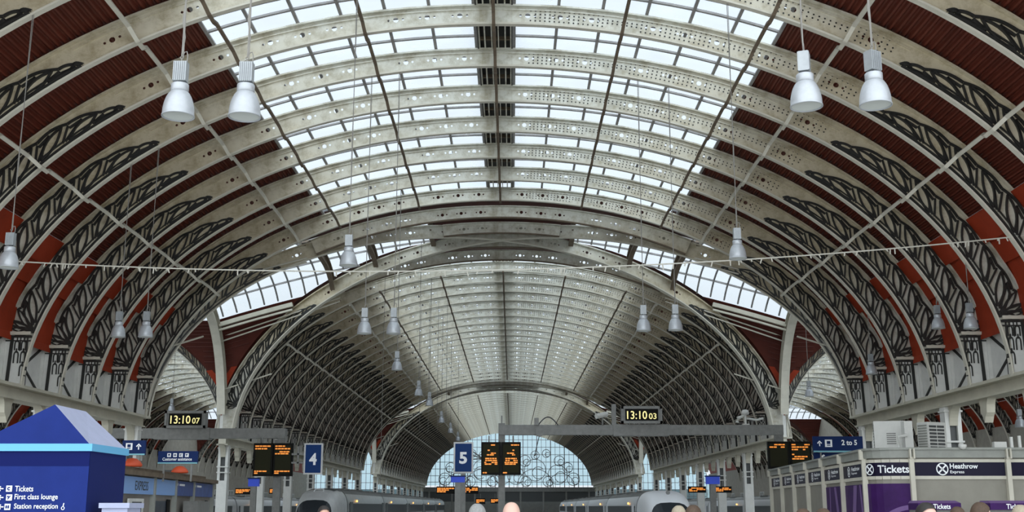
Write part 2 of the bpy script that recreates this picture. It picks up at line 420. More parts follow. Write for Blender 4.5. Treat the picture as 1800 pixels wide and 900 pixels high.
HALF = dict(web=web_mesh(T0, pi/2, True, False), low=flange_mesh(T0, pi/2, 0, -.06, .12, 'flange'), up=flange_mesh(T0, pi/2, 1, .06, .16, 'rib'), trR=ME['trR'])

def rib(label, y, cat='roof rib', group='arched roof ribs of the main span'):
    r = thing('roof_rib', label, cat, (0, y, 0), group)
    for n, k in (('web', 'web'), ('lower_flange', 'low'), ('upper_flange', 'up'), ('web_fillet', 'mid'), ('tracery', 'trR'), ('tracery', 'trL'), ('lace_panel', 'lcR'), ('lace_panel', 'lcL'), ('tie_ledge', 'ledge1'), ('tie_ledge', 'ledge-1'), ('foot_plate', 'shoe1'), ('foot_plate', 'shoe-1'), ('back_post', 'back1'), ('back_post', 'back-1'), ('foot_panel', 'plate1'), ('foot_panel', 'plate-1')):
        obj(n, ME[k], r)
    return r
R0 = rib('cream arched iron rib of the main span edging the crossing', YA)
for k, y in enumerate(NEAR[1:], 1):
    dup(R0, (0, y, 0), 'cream arched rib with black tracery, %s before the crossing rib' % ordn(k-1))
for k, y in enumerate(MID):
    dup(R0, (0, y, 0), 'cream arched rib with black tracery, %s beyond the first crossing' % ordn(k))
for k, y in enumerate(FAR):
    dup(R0, (0, y, 0), 'slim-looking cream rib, %s beyond the second crossing' % ordn(k))
# side spans: the same casting, smaller
SX, SZ, SZO, SC = .69, .74, 1.6, 25.45
S0 = None
for sg in (-1, 1):
    for nm, ys in (('before', [y for y in NEAR if y > 25]), ('beyond', MID), ('far', FAR[:16])):
        for k, y in enumerate(ys):
            lab = 'smaller side-span rib on the %s, %s %s crossing' % (SIDE[sg], ordn(k), {'before': 'before the first', 'beyond': 'beyond the first', 'far': 'beyond the second'}[nm])
            if S0 is None:
                S0 = thing('side_span_rib', lab, 'roof rib', (sg*SC, y+.14, SZO), 'ribs of the side spans'); S0.scale = (SX, 1, SZ)
                for n, q in (('web', 'web'), ('lower_flange', 'low'), ('upper_flange', 'up'), ('tracery', 'trR'), ('tracery', 'trL')): obj(n, ME[q], S0)
            else: dup(S0, (sg*SC, y+.14, SZO), lab)
# diagonal ribs of the two crossings
D0 = None
for ci, yc in enumerate(((YA+YB)/2, (YC+YD)/2)):
    for sx, sy, w in ((1, 1, 'far ticket-office'), (-1, 1, 'far totem'), (1, -1, 'near ticket-office'), (-1, -1, 'near totem')):
        an = math.atan2(sy*7.4, sx*15.0); lab = 'diagonal groin rib of the %s crossing running to its %s corner' % (ORD[ci], w)
        if D0 is None:
            D0 = thing('groin_rib', lab, 'roof rib', (0, yc, 0), 'diagonal ribs of the crossings', an); D0.scale = (1.116, 1, 1)
            for n, q in (('web', 'web'), ('lower_flange', 'low'), ('upper_flange', 'up'), ('tracery', 'trR')): obj(n, HALF[q], D0)
        else: dup(D0, (0, yc, 0), lab, an)
    for j, dy in enumerate((3.05, 6.1, 9.15, 12.2)):
        y = yc-7.62+dy; lim = min(14, 15.0*abs(y-yc)/7.62*.93); t0 = acos(lim/EA)
        r = thing('short_crown_rib', 'short %s crown rib between the groins of the %s crossing' % (ORD[j], ORD[ci]), 'roof rib', (0, y, 0), 'short crown ribs of the crossings')
        obj('web', web_mesh(t0, pi-t0, True, False), r); obj('lower_flange', flange_mesh(t0, pi-t0, 0, -.05, .09, 'rust'), r); obj('upper_flange', flange_mesh(t0, pi-t0, 1, .05, .14, 'rib'), r)

# ------------------------------------------------------------------ roof coverings
class XF:
    def __init__(s, cx=0, sx=1, sz=1, zo=0): s.cx, s.sx, s.sz, s.zo = cx, sx, sz, zo
    def p(s, t, off, y):
        x, z = Po(t, off); return (s.cx+s.sx*x, y, s.zo+s.sz*z)
TG = acos(7.35/EA)                 # glazing edge
TRD = .47                          # top of the red lower panels
nwin = [0]; nceil = [0]; ntrim = [0]
_mb = MB(); _mb.box((-.48, -.04, -.05), (.48, .04, .05)); CROSSBAR = _mb.mesh('cross_bar', 'rust')
def roof_section(ys, y0, y1, X, where, full=True):
    # corrugated sheeting on the haunches, both sides
    mb = MB()
    L = 11.0/(X.sx*.5+X.sz*.5)
    for mir in (0, 1):
        n = 168; rows = []
        for i in range(n+1):
            t = TRD+(TG-TRD)*i/n; off = .12+(.06 if i % 4 in (1, 2) else -.01)
            tt = pi-t if mir else t; rows.append((X.p(tt, off, y0), X.p(tt, off, y1)))
        for i in range(n): mb.quad(rows[i][0], rows[i+1][0], rows[i+1][1], rows[i][1])
    nceil[0] += 1
    struct('ceiling_%d' % nceil[0], mb, 'clad', 'dark red corrugated roof sheeting %s' % where, 'ceiling')
    # plain red panels below, stepped
    mb = MB()
    for mir in (0, 1):
        prof = [(TRD, .10), (TRD, -.02), (TRD-.075, -.05), (TRD-.075, .07), (TRD-.14, .04), (TRD-.14, .14), (TT+.06, .02), (TT-.02, -.2)]
        q = [(X.p(pi-t if mir else t, o, y0), X.p(pi-t if mir else t, o, y1)) for t, o in prof]
        for i in range(len(q)-1): mb.quad(q[i][0], q[i+1][0], q[i+1][1], q[i][1])
    ntrim[0] += 1
    struct('trim_%d' % ntrim[0], mb, 'red', 'bright red painted valley panels low on the roof %s' % where, 'panel')
    # glazing, one window each side of the ridge
    t_r = acos(.55/EA)
    for mir in (0, 1):
        nwin[0] += 1
        W = thing('window_%d' % nwin[0], 'sloping roof glazing %s, %s slope' % (where, SIDE[-1 if mir else 1]), 'skylight', kind='structure')
        pm, bm = MB(), MB(); n = 24; f = (lambda t: pi-t) if mir else (lambda t: t)
        ts = [TG+(t_r-TG)*i/n for i in range(n+1)]
        for i in range(n): pm.quad(X.p(f(ts[i]), .2, y0), X.p(f(ts[i+1]), .2, y0), X.p(f(ts[i+1]), .2, y1), X.p(f(ts[i]), .2, y1))
        obj('pane', pm.mesh('pane', 'glass'), W)
        for i in range(0, n+1, 4):
            p, q = Vector(X.p(f(ts[i]), .13, y0)), Vector(X.p(f(ts[i]), .13, y1)); a = nrm(f(ts[i]))
            bm.beam(p, q, .085, .12, (a[0], 0, a[1]))
        yy = sorted(ys)
        for i in range(len(yy)-1):
            for k in (1, 2, 3):
                y = yy[i]+(yy[i+1]-yy[i])*k/4
                pts = [X.p(f(t), .155, y) for t in ts[::2]]
                for j in range(len(pts)-1): bm.beam(pts[j], pts[j+1], .06, .085, (0, 1, 0))
        obj('glazing_bar', bm.mesh('glazing_bar', 'bar'), W)
    # ridge ventilator
    if full:
        V = thing('ridge_ventilator', 'dark slotted ventilator along the roof ridge %s' % where, 'ventilator', (0, y0, 0))
        zt = 14.6+.5
        mb = MB(); mb.box((-.52, 0, zt+.5), (.52, y1-y0, zt+.57)); mb.box((-.52, 0, zt-.02), (-.48, y1-y0, zt+.55)); mb.box((.48, 0, zt-.02), (.52, y1-y0, zt+.55)); obj('housing', mb.mesh('housing', 'black'), V)
        for sg in (-1, 1):
            for ua, w in ((.47, .05), (.30, .04), (.10, .03)):
                mb = MB(); mb.box((sg*ua-w/2, 0, zt+.0), (sg*ua+w/2, y1-y0, zt+.12)); obj('slat_rail', mb.mesh('slat_rail', 'rib'), V)
        for y in sorted(ys):
            for yy in (y-y0+.5, y-y0+SP/2, y-y0+SP-.5):
                if yy < y1-y0: obj('cross_bar', CROSSBAR, V, (0, yy, zt+.15))
N0 = NEAR[-1]-1.2
roof_section(NEAR, N0, YA+.2, XF(), 'of the main span before the crossing')
roof_section(MID, YB-.2, YC+.2, XF(), 'of the main span between the crossings')
roof_section(FAR, YD-.2, YE+.3, XF(), 'of the main span beyond the second crossing')
for sg in (-1, 1):
    roof_section([y for y in NEAR if y > 25], 25.5, YA+.2, XF(sg*SC, SX, SZ, SZO), 'of the %s span before the crossing' % SIDE[sg], False)
    roof_section(MID, YB-.2, YC+.2, XF(sg*SC, SX, SZ, SZO), 'of the %s span between the crossings' % SIDE[sg], False)
    roof_section(FAR, YD-.2, YE+.2, XF(sg*SC, SX, SZ, SZO), 'of the %s span beyond the second crossing' % SIDE[sg], False)

# crossing roofs: groined height field
def zN(u): return EZ+.15+10.25*sqrt(max(0, 1-(u/15.75)**2))
def zS(u):
    v = (abs(u)-SC)/10.7; return 5.2+7.6*sqrt(max(0, 1-v*v))
def zTr(u, t):
    b = 5.2+7.4*sqrt(max(0, 1-(abs(t)/7.62)**2.8)); return b+3.0*max(0, 1-(abs(u)/15.3)**1.6)
def zX(u, t): return max(zTr(u, t), zN(u) if abs(u) < 15.6 else zS(u))
for ci, yc in enumerate(((YA+YB)/2, (YC+YD)/2)):
    us = sorted(set([round(-36+.3*i, 3) for i in range(241)]+[-7.4, 7.4]+[round(k, 3) for k in (-15.4, 15.4)])); ts = [-7.62+.2*i for i in range(77)]
    ts = sorted(set([round(t, 3) for t in ts if abs(t) < 7.6]+[-7.62, 7.62, 5.0, -5.0]))
    g, c, r = MB(), MB(), MB(); slot = {}
    def ug(t):
        f = lambda u: zTr(u, t)-zN(u)
        if f(0) > 0: return 0.
        if f(15.4) < 0: return 15.6
        lo, hi = 0., 15.4
        for _ in range(40):
            m_ = (lo+hi)/2
            if f(m_) < 0: lo = m_
            else: hi = m_
        return lo
    def strip(mb, fa, fb, zf, t0, t1, n):
        for i in range(n):
            q = []
            for k, t in ((i, t0), (i+1, t0), (i+1, t1), (i, t1)):
                u = fa(t)+(fb(t)-fa(t))*k/n; q.append((u, yc+t, zf(u, t)))
            mb.quad(*q)
    for j in range(len(ts)-1):
        t0, t1 = ts[j], ts[j+1]; tm = (t0+t1)/2
        for sg in (-1, 1):
            strip(c if abs(tm) > 5.0 else g, lambda t: sg*max(ug(t), 3.5), lambda t: sg*15.4, zTr, t0, t1, 20)
            if ug(tm) < 3.5: strip(c, lambda t: sg*min(ug(t), 3.5), lambda t: sg*3.5, zTr, t0, t1, 4)
            N = lambda u, t: zN(u)
            strip(g if abs(tm) > 6.2 else c, lambda t: 0, lambda t: sg*min(ug(t), 7.4), N, t0, t1, 8)
            if ug(tm) > 7.4: strip(c, lambda t: sg*7.4, lambda t: sg*max(7.4, ug(t)), N, t0, t1, 10)
    for (i0, i1) in ((0, 0),):
        def vid(mb, i, j):
            k = (id(mb), i, j)
            if k not in slot: slot[k] = len(mb.v); mb.v.append((us[i], yc+ts[j], zX(us[i], ts[j])))
            return slot[k]
        for i in range(len(us)-1):
            u = (us[i]+us[i+1])/2
            if abs(u) < 15.4: continue
            for j in range(len(ts)-1):
                t = (ts[j]+ts[j+1])/2; isT = zTr(u, t) >= zS(u)
                mb = g if ((abs(t) < 5.0) if isT else (20 < abs(u) < 31)) else c
                mb.f.append((vid(mb, i, j), vid(mb, i+1, j), vid(mb, i+1, j+1), vid(mb, i, j+1))); mb.m.append(0)
    # red lower spandrels hang just under the sheeting
    for sgt in (-1, 1):
        for sg in (-1, 1):
            tt = [6.85+.035*k for k in range(23)]
            def us_(t):
                z = zTr(15.4, t); k = (z-5.2)/7.6
                return SC-10.7*sqrt(max(0, 1-k*k)) if k < 1 else 25.
            for ta, tb in zip(tt, tt[1:]):
                q = []
                for t, k in ((ta, 0), (ta, 1), (tb, 1), (tb, 0)):
                    ua = min(ug(t), 15.3); ub = max(15.4, us_(t)); u = ua+(ub-ua)*k; q.append((sg*u, yc+sgt*t, zTr(u, t)-.06))
                r.quad(*q)
    wh = 'over the %s crossing' % ORD[ci]
    nceil[0] += 1; struct('ceiling_%d' % nceil[0], c, 'cladx', 'dark red sheeting on the haunches %s' % wh, 'ceiling')
    ntrim[0] += 1; struct('trim_%d' % ntrim[0], r, 'red', 'bright red spandrel panels beside the columns %s' % wh, 'panel')
    # corrugation battens on the transept haunches
    bt = MB()
    for sgt in (-1, 1):
        for k in range(13):
            t = sgt*(5.2+k*.16)
            run = []
            for i in range(0, len(us), 3):
                u = us[i]
                if zTr(u, t) >= (zN(u) if abs(u) < 15.6 else zS(u))+.05 and zTr(u, t) > 9.0: run.append((u, yc+t, zTr(u, t)-.03))
                else:
                    if len(run) > 1: bt.path(run, .05, .05)
                    run = []
            if len(run) > 1: bt.path(run, .05, .05)
    ntrim[0] += 1; struct('trim_%d' % ntrim[0], bt, 'cladx', 'horizontal ribs of the red sheeting %s' % wh, 'panel')
    nwin[0] += 1
    W = thing('window_%d' % nwin[0], 'groined roof glazing %s' % wh, 'skylight', kind='structure')
    obj('pane', g.mesh('pane', 'glass'), W)
    bm = MB()
    umax = 35
    u = -umax
    while u <= umax:
        for half in (-1, 1):
            run = []
            for j in range(0, 26):
                t = half*5.0*j/25
                isT = zTr(u, t) >= (zN(u) if abs(u) < 15.6 else zS(u))
                if isT and abs(u) > 3.4: run.append((u, yc+t, zTr(u, t)-.09))
            for a, b in zip(run[::2], run[2::2]): bm.beam(a, b, .075, .08)
        u += .72
    for t in (-3.6, -2.2, 0, 2.2, 3.6):
        run = []
        for i in range(0, len(us), 2):
            u = us[i]; isT = zTr(u, t) >= (zN(u) if abs(u) < 15.6 else zS(u))
            if isT and 3.4 < abs(u) <= umax: run.append((u, yc+t, zTr(u, t)-.10))
            else:
                for a, b in zip(run, run[1:]): bm.beam(a, b, .08, .09)
                run = []
        for a, b in zip(run, run[1:]): bm.beam(a, b, .08, .09)
    obj('glazing_bar', bm.mesh('glazing_bar', 'bar'), W)
    # gutter beams below the glazing, four
    for sgu in (-1, 1):
        for sgt in (-1, 1):
            us2 = [sgu*(ug(5.15)+.2+(15.1-ug(5.15)-.2)*i/15) for i in range(16)]
            mb = MB(); pts = [(u, yc+sgt*5.15, zTr(u, 5.15)-.15) for u in us2]
            mb.path(pts, .26, .22); mb.path([(q[0], q[1]-sgt*.0, q[2]-.28) for q in pts], .16, .10)
            G = tag(mb.build('gutter_beam', 'girder'), 'pale gutter beam under the %s side glazing, %s crossing, %s' % (('far', 'near')[sgt < 0], ORD[ci], SIDE[sgu]), 'beam', 'gutter beams of the crossings')
            mb = MB()
            for k, (du, dz) in enumerate(((0, -.6), (0, -.75))):
                a = (sgu*15.2, yc+sgt*5.9, 10.6-k*.25); b = (sgu*8.7, yc+sgt*5.0, 12.6-k*.2)
                mb.tube([a, b], .04, 6)
            a = (sgu*15.2, yc+sgt*7.1, 7.9)
            mb.tube([a, (sgu*12.6, yc+sgt*7.0, 8.75)], .04, 6)
            tag(mb.build('tie_rods', 'flange'), 'thin pale tie rods under the %s gutter, %s crossing, %s' % (('far', 'near')[sgt < 0], ORD[ci], SIDE[sgu]), 'tie rod', 'tie rods of the crossings')
    # transept ribs running along the hall
    def along(u, tl, depth, hw, name, lab, grp, roof=None):
        r = thing(name, lab, 'roof rib', (u, yc, 0), grp); w, lo, up = MB(), MB(), MB()
        n = 28; pr = []
        for i in range(n+1):
            a = pi*i/n; t = -tl*cos(a); zz = zTr(u, t)-.12
            if tl > 7: zz = max(zz, 5.2)
            pr.append((t, zz))
        inn = []
        for i, (t, zz) in enumerate(pr):
            d = Vector(pr[min(i+1, n)])-Vector(pr[max(i-1, 0)]); d.normalize(); nn = Vector((d.y, -d.x))
            inn.append((t+nn.x*depth, zz+nn.y*depth))
        for i in range(n):
            w.quad((0, *pr[i]), (0, *pr[i+1]), (0, *inn[i+1]), (0, *inn[i]))
            lo.beam((0, *inn[i]), (0, *inn[i+1]), hw*2, .06, (0, -(inn[i+1][1]-inn[i][1]), inn[i+1][0]-inn[i][0]))
            up.beam((0, *pr[i]), (0, *pr[i+1]), hw*2, .06, (0, -(pr[i+1][1]-pr[i][1]), pr[i+1][0]-pr[i][0]))
        q = 'rust' if tl < 7 else 'cream'; obj('web', w.mesh('web', q), r); obj('lower_flange', lo.mesh('f', q if tl < 7 else 'flange'), r); obj('upper_flange', up.mesh('f', q), r)
    for sgu in (-1, 1):
        along(sgu*15.25, 7.5, .5, .22, 'transept_edge_rib', 'tall cream arch along the edge of the %s crossing, %s' % (ORD[ci], SIDE[sgu]), 'edge arches of the crossings')
        for k, u in enumerate((3.5, 6.6, 9.0)):
            along(sgu*u, 7.62*u/15.2, .45, .12, 'crossing_bar_rib', '%s short lengthwise rib from the ridge, %s crossing, %s' % (ORD[k], ORD[ci], SIDE[sgu]), 'short lengthwise ribs of the crossings')

# ------------------------------------------------------------------ lengthwise ties under the ribs
TIES = [(0, 'rust'), (3.5, 'rust'), (-3.5, 'rust'), (6.9, 'rust'), (-6.9, 'rust'), (8.6, 'flange'), (-8.6, 'flange'), (12.0, 'flange'), (-12.0, 'flange')]
for nm, ys in (('before the crossing', NEAR), ('between the crossings', MID), ('past the second crossing', FAR)):
    yy = sorted(ys)
    for u, mt in TIES:
        mb = MB(); t = acos(u/EA); x, z = ell(t); a, b = nrm(t); q = Vector((x, 0, z)); nn = Vector((a, 0, b)); pts = []
        for y in yy:
            kink = .16 if mt == 'flange' else .08
            pts += [q-nn*.09+Vector((0, y-.22, 0)), q-nn*.09+Vector((0, y+.22, 0)), q+nn*kink+Vector((0, y+.75, 0)), q+nn*kink+Vector((0, y+SP-.6, 0))]
        pts = pts[:-2]
        mb.path(pts, .10 if mt == 'flange' else .09, .09, nn)
        lab = 'at the ridge' if u == 0 else '%s from ridge on %s' % (ORD[[3.5, 6.9, 8.6, 12.0].index(abs(u))], SIDE[1 if u > 0 else -1])
        tag(mb.build('roof_tie', mt), '%s lengthwise tie, %s, %s' % ('cream' if mt == 'flange' else 'brown', lab, nm), 'tie bar', 'lengthwise ties under the ribs')

# ------------------------------------------------------------------ arcades: girders, tie beams, columns, bracing
def arcade(sg, y0, y1, ribs, cols, nm):
    u = sg*15.1
    G = thing('arcade_girder', 'long cream arcade girder carrying rib feet, %s, %s' % (SIDE[sg], nm), 'girder', (u, y0, 0), 'arcade girders')
    mb = MB(); L = y1-y0
    mb.box((-.2, 0, 4.96), (.2, L, 5.3)); obj('beam', mb.mesh('beam', 'girder'), G)
    mb = MB(); mb.box((-.5, 0, 5.27), (.5, L, 5.36)); mb.box((-.3, 0, 4.92), (.3, L, 4.98)); obj('flange_plate', mb.mesh('flange_plate', 'girder'), G)
    for y in ribs:
        if any(abs(y-c) < .5 for c in cols): continue
        mb = MB(); yy = y-y0
        prof = [(-.42, 4.95), (-.33, 4.88), (-.26, 4.74), (-.22, 4.5), (-.10, 4.38), (0, 4.2), (.10, 4.38), (.22, 4.5), (.26, 4.74), (.33, 4.88), (.42, 4.95)]
        mb.prism(prof, lambda a, b, t: (t, yy+a, b), -.13, .13)
        obj('pendant_boss', mb.mesh('pendant_boss', 'girder'), G)
    for y in cols:
        yy = y-y0
        for s in (-1, 1):
            mb = MB(); prof = [(s*.24, 4.95)]+[(s*(.24+.6*(1-cos(a))), 4.3+.65*sin(a)) for a in [i*pi/16 for i in range(9)]]
            mb.prism(prof, lambda a, b, t: (t, yy+a, b), -.14, .14)
            obj('haunch_bracket', mb.mesh('haunch_bracket', 'girder'), G)
    mb = MB(); mb.beam((u+sg*.22, y0, ZTIE), (u+sg*.22, y1, ZTIE), .2, .16)
    tag(mb.build('tie_beam', 'flange'), 'slender pale beam linking the ribs above the girder, %s, %s' % (SIDE[sg], nm), 'beam', 'tie beams above the arcade girders')
C0 = None
def column(sg, y, lab):
    global C0
    if C0 is not None: return dup(C0, (sg*15.1, y, 0), lab)
    C0 = thing('arcade_column', lab, 'column', (sg*15.1, y, 0), 'arcade columns')
    mb = MB(); mb.box((-.27, -.25, 0), (.27, .25, 3.05)); obj('shaft', mb.mesh('shaft', 'white'), C0)
    mb = MB(); mb.box((-.36, -.34, 0), (.36, .34, .5)); obj('base', mb.mesh('base', 'white'), C0)
    for s in (-1, 1):
        mb = MB(); mb.box((s*.13, -.22, 3.0), (s*.27, .22, 4.95)); obj('flange', mb.mesh('flange', 'white'), C0)
    mb = MB(); mb.box((-.14, -.1, 2.6), (.14, .1, 4.9)); obj('dark_recess', mb.mesh('dark_recess', 'darkgrey'), C0)
    mb = MB()
    for z in (3.45, 3.75, 4.75): mb.box((-.31, -.27, z), (.31, .27, z+.06))
    obj('band', mb.mesh('band', 'white'), C0)
X0 = None
def brace(sg, y, lab):
    """ironwork filling one bay between two ribs, above the girder"""
    global X0
    if X0 is not None: return dup(X0, (sg*15.35, y, 0), lab, 0, (1 if sg == X0['sg'] else -1, 1, 1))
    X0 = thing('bay_bracing', lab, 'bracing', (sg*15.35, y, 0), 'cross bracing above the arcade girders'); X0['sg'] = sg
    h = SP/2
    for s in (-1, 1):
        mb = MB(); mb.beam((0, -s*(h-.2), 5.4), (0, s*(h-.2), 6.85), .08, .16, (1, 0, 0)); obj('diagonal', mb.mesh('diagonal', 'black'), X0)
    mb = MB(); mb.box((-.1, -.16, 5.36), (.1, .16, 7.6)); obj('post', mb.mesh('post', 'white'), X0)
    mb = MB(); mb.box((-.02, .30, 5.36), (.04, 1.40, 6.9)); obj('infill_panel', mb.mesh('infill_panel', 'white'), X0)
    mb = MB(); mb.box((-.08, .10, 5.36), (.08, .27, 6.9)); obj('dark_post', mb.mesh('dark_post', 'black'), X0)
    mb = MB(); mb.prism([(-.2, 7.0), (.2, 7.0), (.26, 7.35), (.42, 7.6), (.42, 7.72), (-.42, 7.72), (-.42, 7.6), (-.26, 7.35)], lambda a, b, t: (t, a, b), -.22, .22); obj('hopper_head', mb.mesh('hopper_head', 'white'), X0)
for sg in (-1, 1):
    cn = [YA-9.144*k for k in range(4)]
    cm = [YB+9.144*k for k in range(7)]; cf = [YD+9.144*k for k in range(9)]
    arcade(sg, N0, YA+.6, NEAR, cn, 'before the crossing'); arcade(sg, YB-.6, YC+.6, MID, cm, 'between the crossings'); arcade(sg, YD-.6, YE+.3, FAR, cf, 'beyond the second crossing')
    for k, y in enumerate(cn[:3]): column(sg, y, 'white arcade column on the %s, %s back from the crossing' % (SIDE[sg], ordn(k)))
    for k, y in enumerate(cm): column(sg, y, 'white arcade column on the %s, %s beyond the first crossing' % (SIDE[sg], ordn(k)))
    for k, y in enumerate(cf): column(sg, y, 'distant white arcade column on the %s, %s beyond the second crossing' % (SIDE[sg], ordn(k)))
    for nm, ys in (('before the first', sorted(NEAR[:8])), ('beyond the first', MID)):
        for k in range(len(ys)-1): brace(sg, (ys[k]+ys[k+1])/2, 'black cross bracing on the %s, %s bay %s crossing' % (SIDE[sg], ordn(k if nm[0:2] == 'be' and nm != 'before the first' else len(ys)-2-k), nm))

# ------------------------------------------------------------------ end screens, walls, floors
nwin[0] += 1
SCR = thing('window_%d' % nwin[0], 'great arched glazed screen closing the far end of the hall', 'window', (0, YE+.1, 0), kind='structure')
zb = 4.9
mb = MB(); n = 40; pts = [ell(T0+(pi-2*T0)*i/n) for i in range(n+1)]
mb.quad(*[(x, 0, z) for x, z in pts]+[(-EA, 0, zb), (EA, 0, zb)][0:0]); obj('pane', mb.mesh('pane', 'screen'), SCR)
def zi(x): return EZ+EB*sqrt(max(0, 1-(x/EA)**2))
mb = MB()
for k in range(-17, 18):
    x = k*.82; mb.beam((x, -.05, zb), (x, -.05, zi(x)), .07 if k % 3 else .15, .1, (0, 1, 0))
for z in (5.9, 7.0, 8.2, 9.4, 10.7, 12.0, 13.3):
    w = EA*sqrt(1-((z-EZ)/EB)**2); mb.beam((-w, -.05, z), (w, -.05, z), .09, .09)
obj('mullion', mb.mesh('mullion', 'bar'), SCR)
mb = MB()
def circ(cx, cz, r, a0=0, a1=2*pi, n=20): mb.path([(cx+r*cos(a0+(a1-a0)*i/n), -.1, cz+r*sin(a0+(a1-a0)*i/n)) for i in range(n+1)], .115, .1, (0, 1, 0))
for s in (-1, 1):
    for cx, cz, r in ((4.6, 8.0, 1.9), (4.6, 10.6, .75), (8.6, 7.2, 1.7), (8.9, 9.6, .9), (1.2, 7.0, 1.5), (11.4, 6.4, 1.1), (6.6, 10.9, .7), (2.8, 9.6, 1.0), (6.9, 6.0, .9), (3.0, 6.0, .9), (10.4, 8.4, .9)):
        circ(s*cx, cz, r); circ(s*(cx+r*.3), cz-r*.25, r*.55, .6, 5.4)
    circ(s*4.6, 5.0, 3.2, 0, pi); circ(s*9.2, 5.0, 2.4, 0, pi)
obj('scroll_tracery', mb.mesh('scroll_tracery', 'bar'), SCR)
mb = MB(); mb.box((-15, -.3, 4.3), (15, .3, 5.0)); obj('transom_beam', mb.mesh('transom_beam', 'grey'), SCR)
for sg in (-1, 1):
    nwin[0] += 1
    W = thing('window_%d' % nwin[0], 'pale glazed end screen of the side span, %s' % SIDE[sg], 'window', (sg*SC, YE+.2, 0), kind='structure')
    pts = [(SX*x, SZO+SZ*z) for x, z in pts0] if False else [(SX*ell(T0+(pi-2*T0)*i/24)[0], SZO+SZ*ell(T0+(pi-2*T0)*i/24)[1]) for i in range(25)]
    mb = MB(); mb.quad(*[(x, 0, z) for x, z in [(10.1, 1.0)]+pts+[(-10.1, 1.0)]]); obj('pane', mb.mesh('pane', 'screen'), W)
    mb = MB()
    for k in range(-12, 13): mb.beam((k*.8, -.05, 1), (k*.8, -.05, SZO+SZ*(EZ+EB*sqrt(max(0, 1-(k*.8/SX/EA)**2)))), .08, .08, (0, 1, 0))
    for z in (2.2, 3.4, 4.6, 5.8, 7.4, 9): mb.beam((-9.5, -.05, z), (9.5, -.05, z), .08, .08)
    obj('mullion', mb.mesh('mullion', 'bar'), W)
# far footbridge and dark building band below the screen
B = thing('far_footbridge', 'dark footbridge building under the far end screen', 'footbridge', (0, 203.5, 0))
mb = MB(); mb.box((-15, 0, 2.5), (15, 1.6, 4.25)); obj('wall_panel', mb.mesh('w', 'darkgrey'), B)
mb = MB(); mb.box((-15, -.15, 4.2), (15, 1.8, 4.75)); obj('parapet', mb.mesh('p', 'grey'), B)
for x in range(-14, 15, 4):
    mb = MB(); mb.box((x-.15, -.1, -1), (x+.15, .2, 4.2)); obj('post', mb.mesh('post', 'grey'), B)
mb = MB(); mb.box((-36, YE+2, -1.4), (36, YE+2.4, 4.6)); struct('wall_back', mb, 'white', 'pale wall behind the far footbridge', 'wall')
for sg in (-1, 1):
    mb = MB(); X = sg*35.6
    mb.box((X, 12, -1), (X+sg*.4, YE+1, 7.3)); struct('wall_left' if sg < 0 else 'wall_right', mb, 'brick', 'pale side wall of the station, %s' % SIDE[sg], 'wall')
    for ci, (ya, yb) in enumerate(((YA, YB), (YC, YD))):
        mb = MB(); yc = (ya+yb)/2; prof = [(-7.62, 7.2)]+[(t, zTr(36, t)+.1) for t in [-7.5+15*i/30 for i in range(31)]]+[(7.62, 7.2)]
        mb.prism(prof, lambda a, b, t: (t, yc+a, b), X, X+sg*.3); ntrim[0] += 1; struct('wall_%d' % (ntrim[0]), mb, 'brick', 'brick gable closing the %s crossing, %s' % (ORD[ci], SIDE[sg]), 'wall')
    for k in range(24):
        nwin[0] += 1; y = 30+k*7.0
        W = thing('window_%d' % nwin[0], 'pale framed side wall window, %s from the concourse on the %s' % (ordn(k), SIDE[sg]), 'window', (X, y, 0), kind='structure')
        mb = MB(); mb.quad((-sg*.02, -1.1, 1.2), (-sg*.02, 1.1, 1.2), (-sg*.02, 1.1, 3.6), (-sg*.02, -1.1, 3.6)); obj('pane', mb.mesh('pane', 'winglass'), W)
        mb = MB()
        for q in (-1.15, -.38, .38, 1.15): mb.box((-sg*.1, q-.06, 1.1), (0, q+.06, 3.7))
        for z in (1.12, 2.4, 3.65): mb.box((-sg*.1, -1.2, z-.06), (0, 1.2, z+.06))
        obj('window_frame', mb.mesh('window_frame', 'white'), W)
mb = MB(); mb.box((-36, -6, -.3), (36, 60, 0)); struct('floor', mb, 'floorm', 'pale concourse floor', 'floor')
mb = MB(); mb.box((-36, 60, -1.4), (36, 230, -1.05)); struct('floor_2', mb, 'ballast', 'dark track bed beyond the concourse', 'floor')
for k, (a, b) in enumerate(((-36, -27), (-23, -13.2), (-9.5, -1.6), (-1.4, 7.1), (10.8, 22), (26, 36))):
    mb = MB(); mb.box((a, 60, -1.05), (b, 204, 0)); struct('floor_%d' % (k+3), mb, 'floorm', '%s platform surface counted from the totem side' % ORD[k], 'floor')

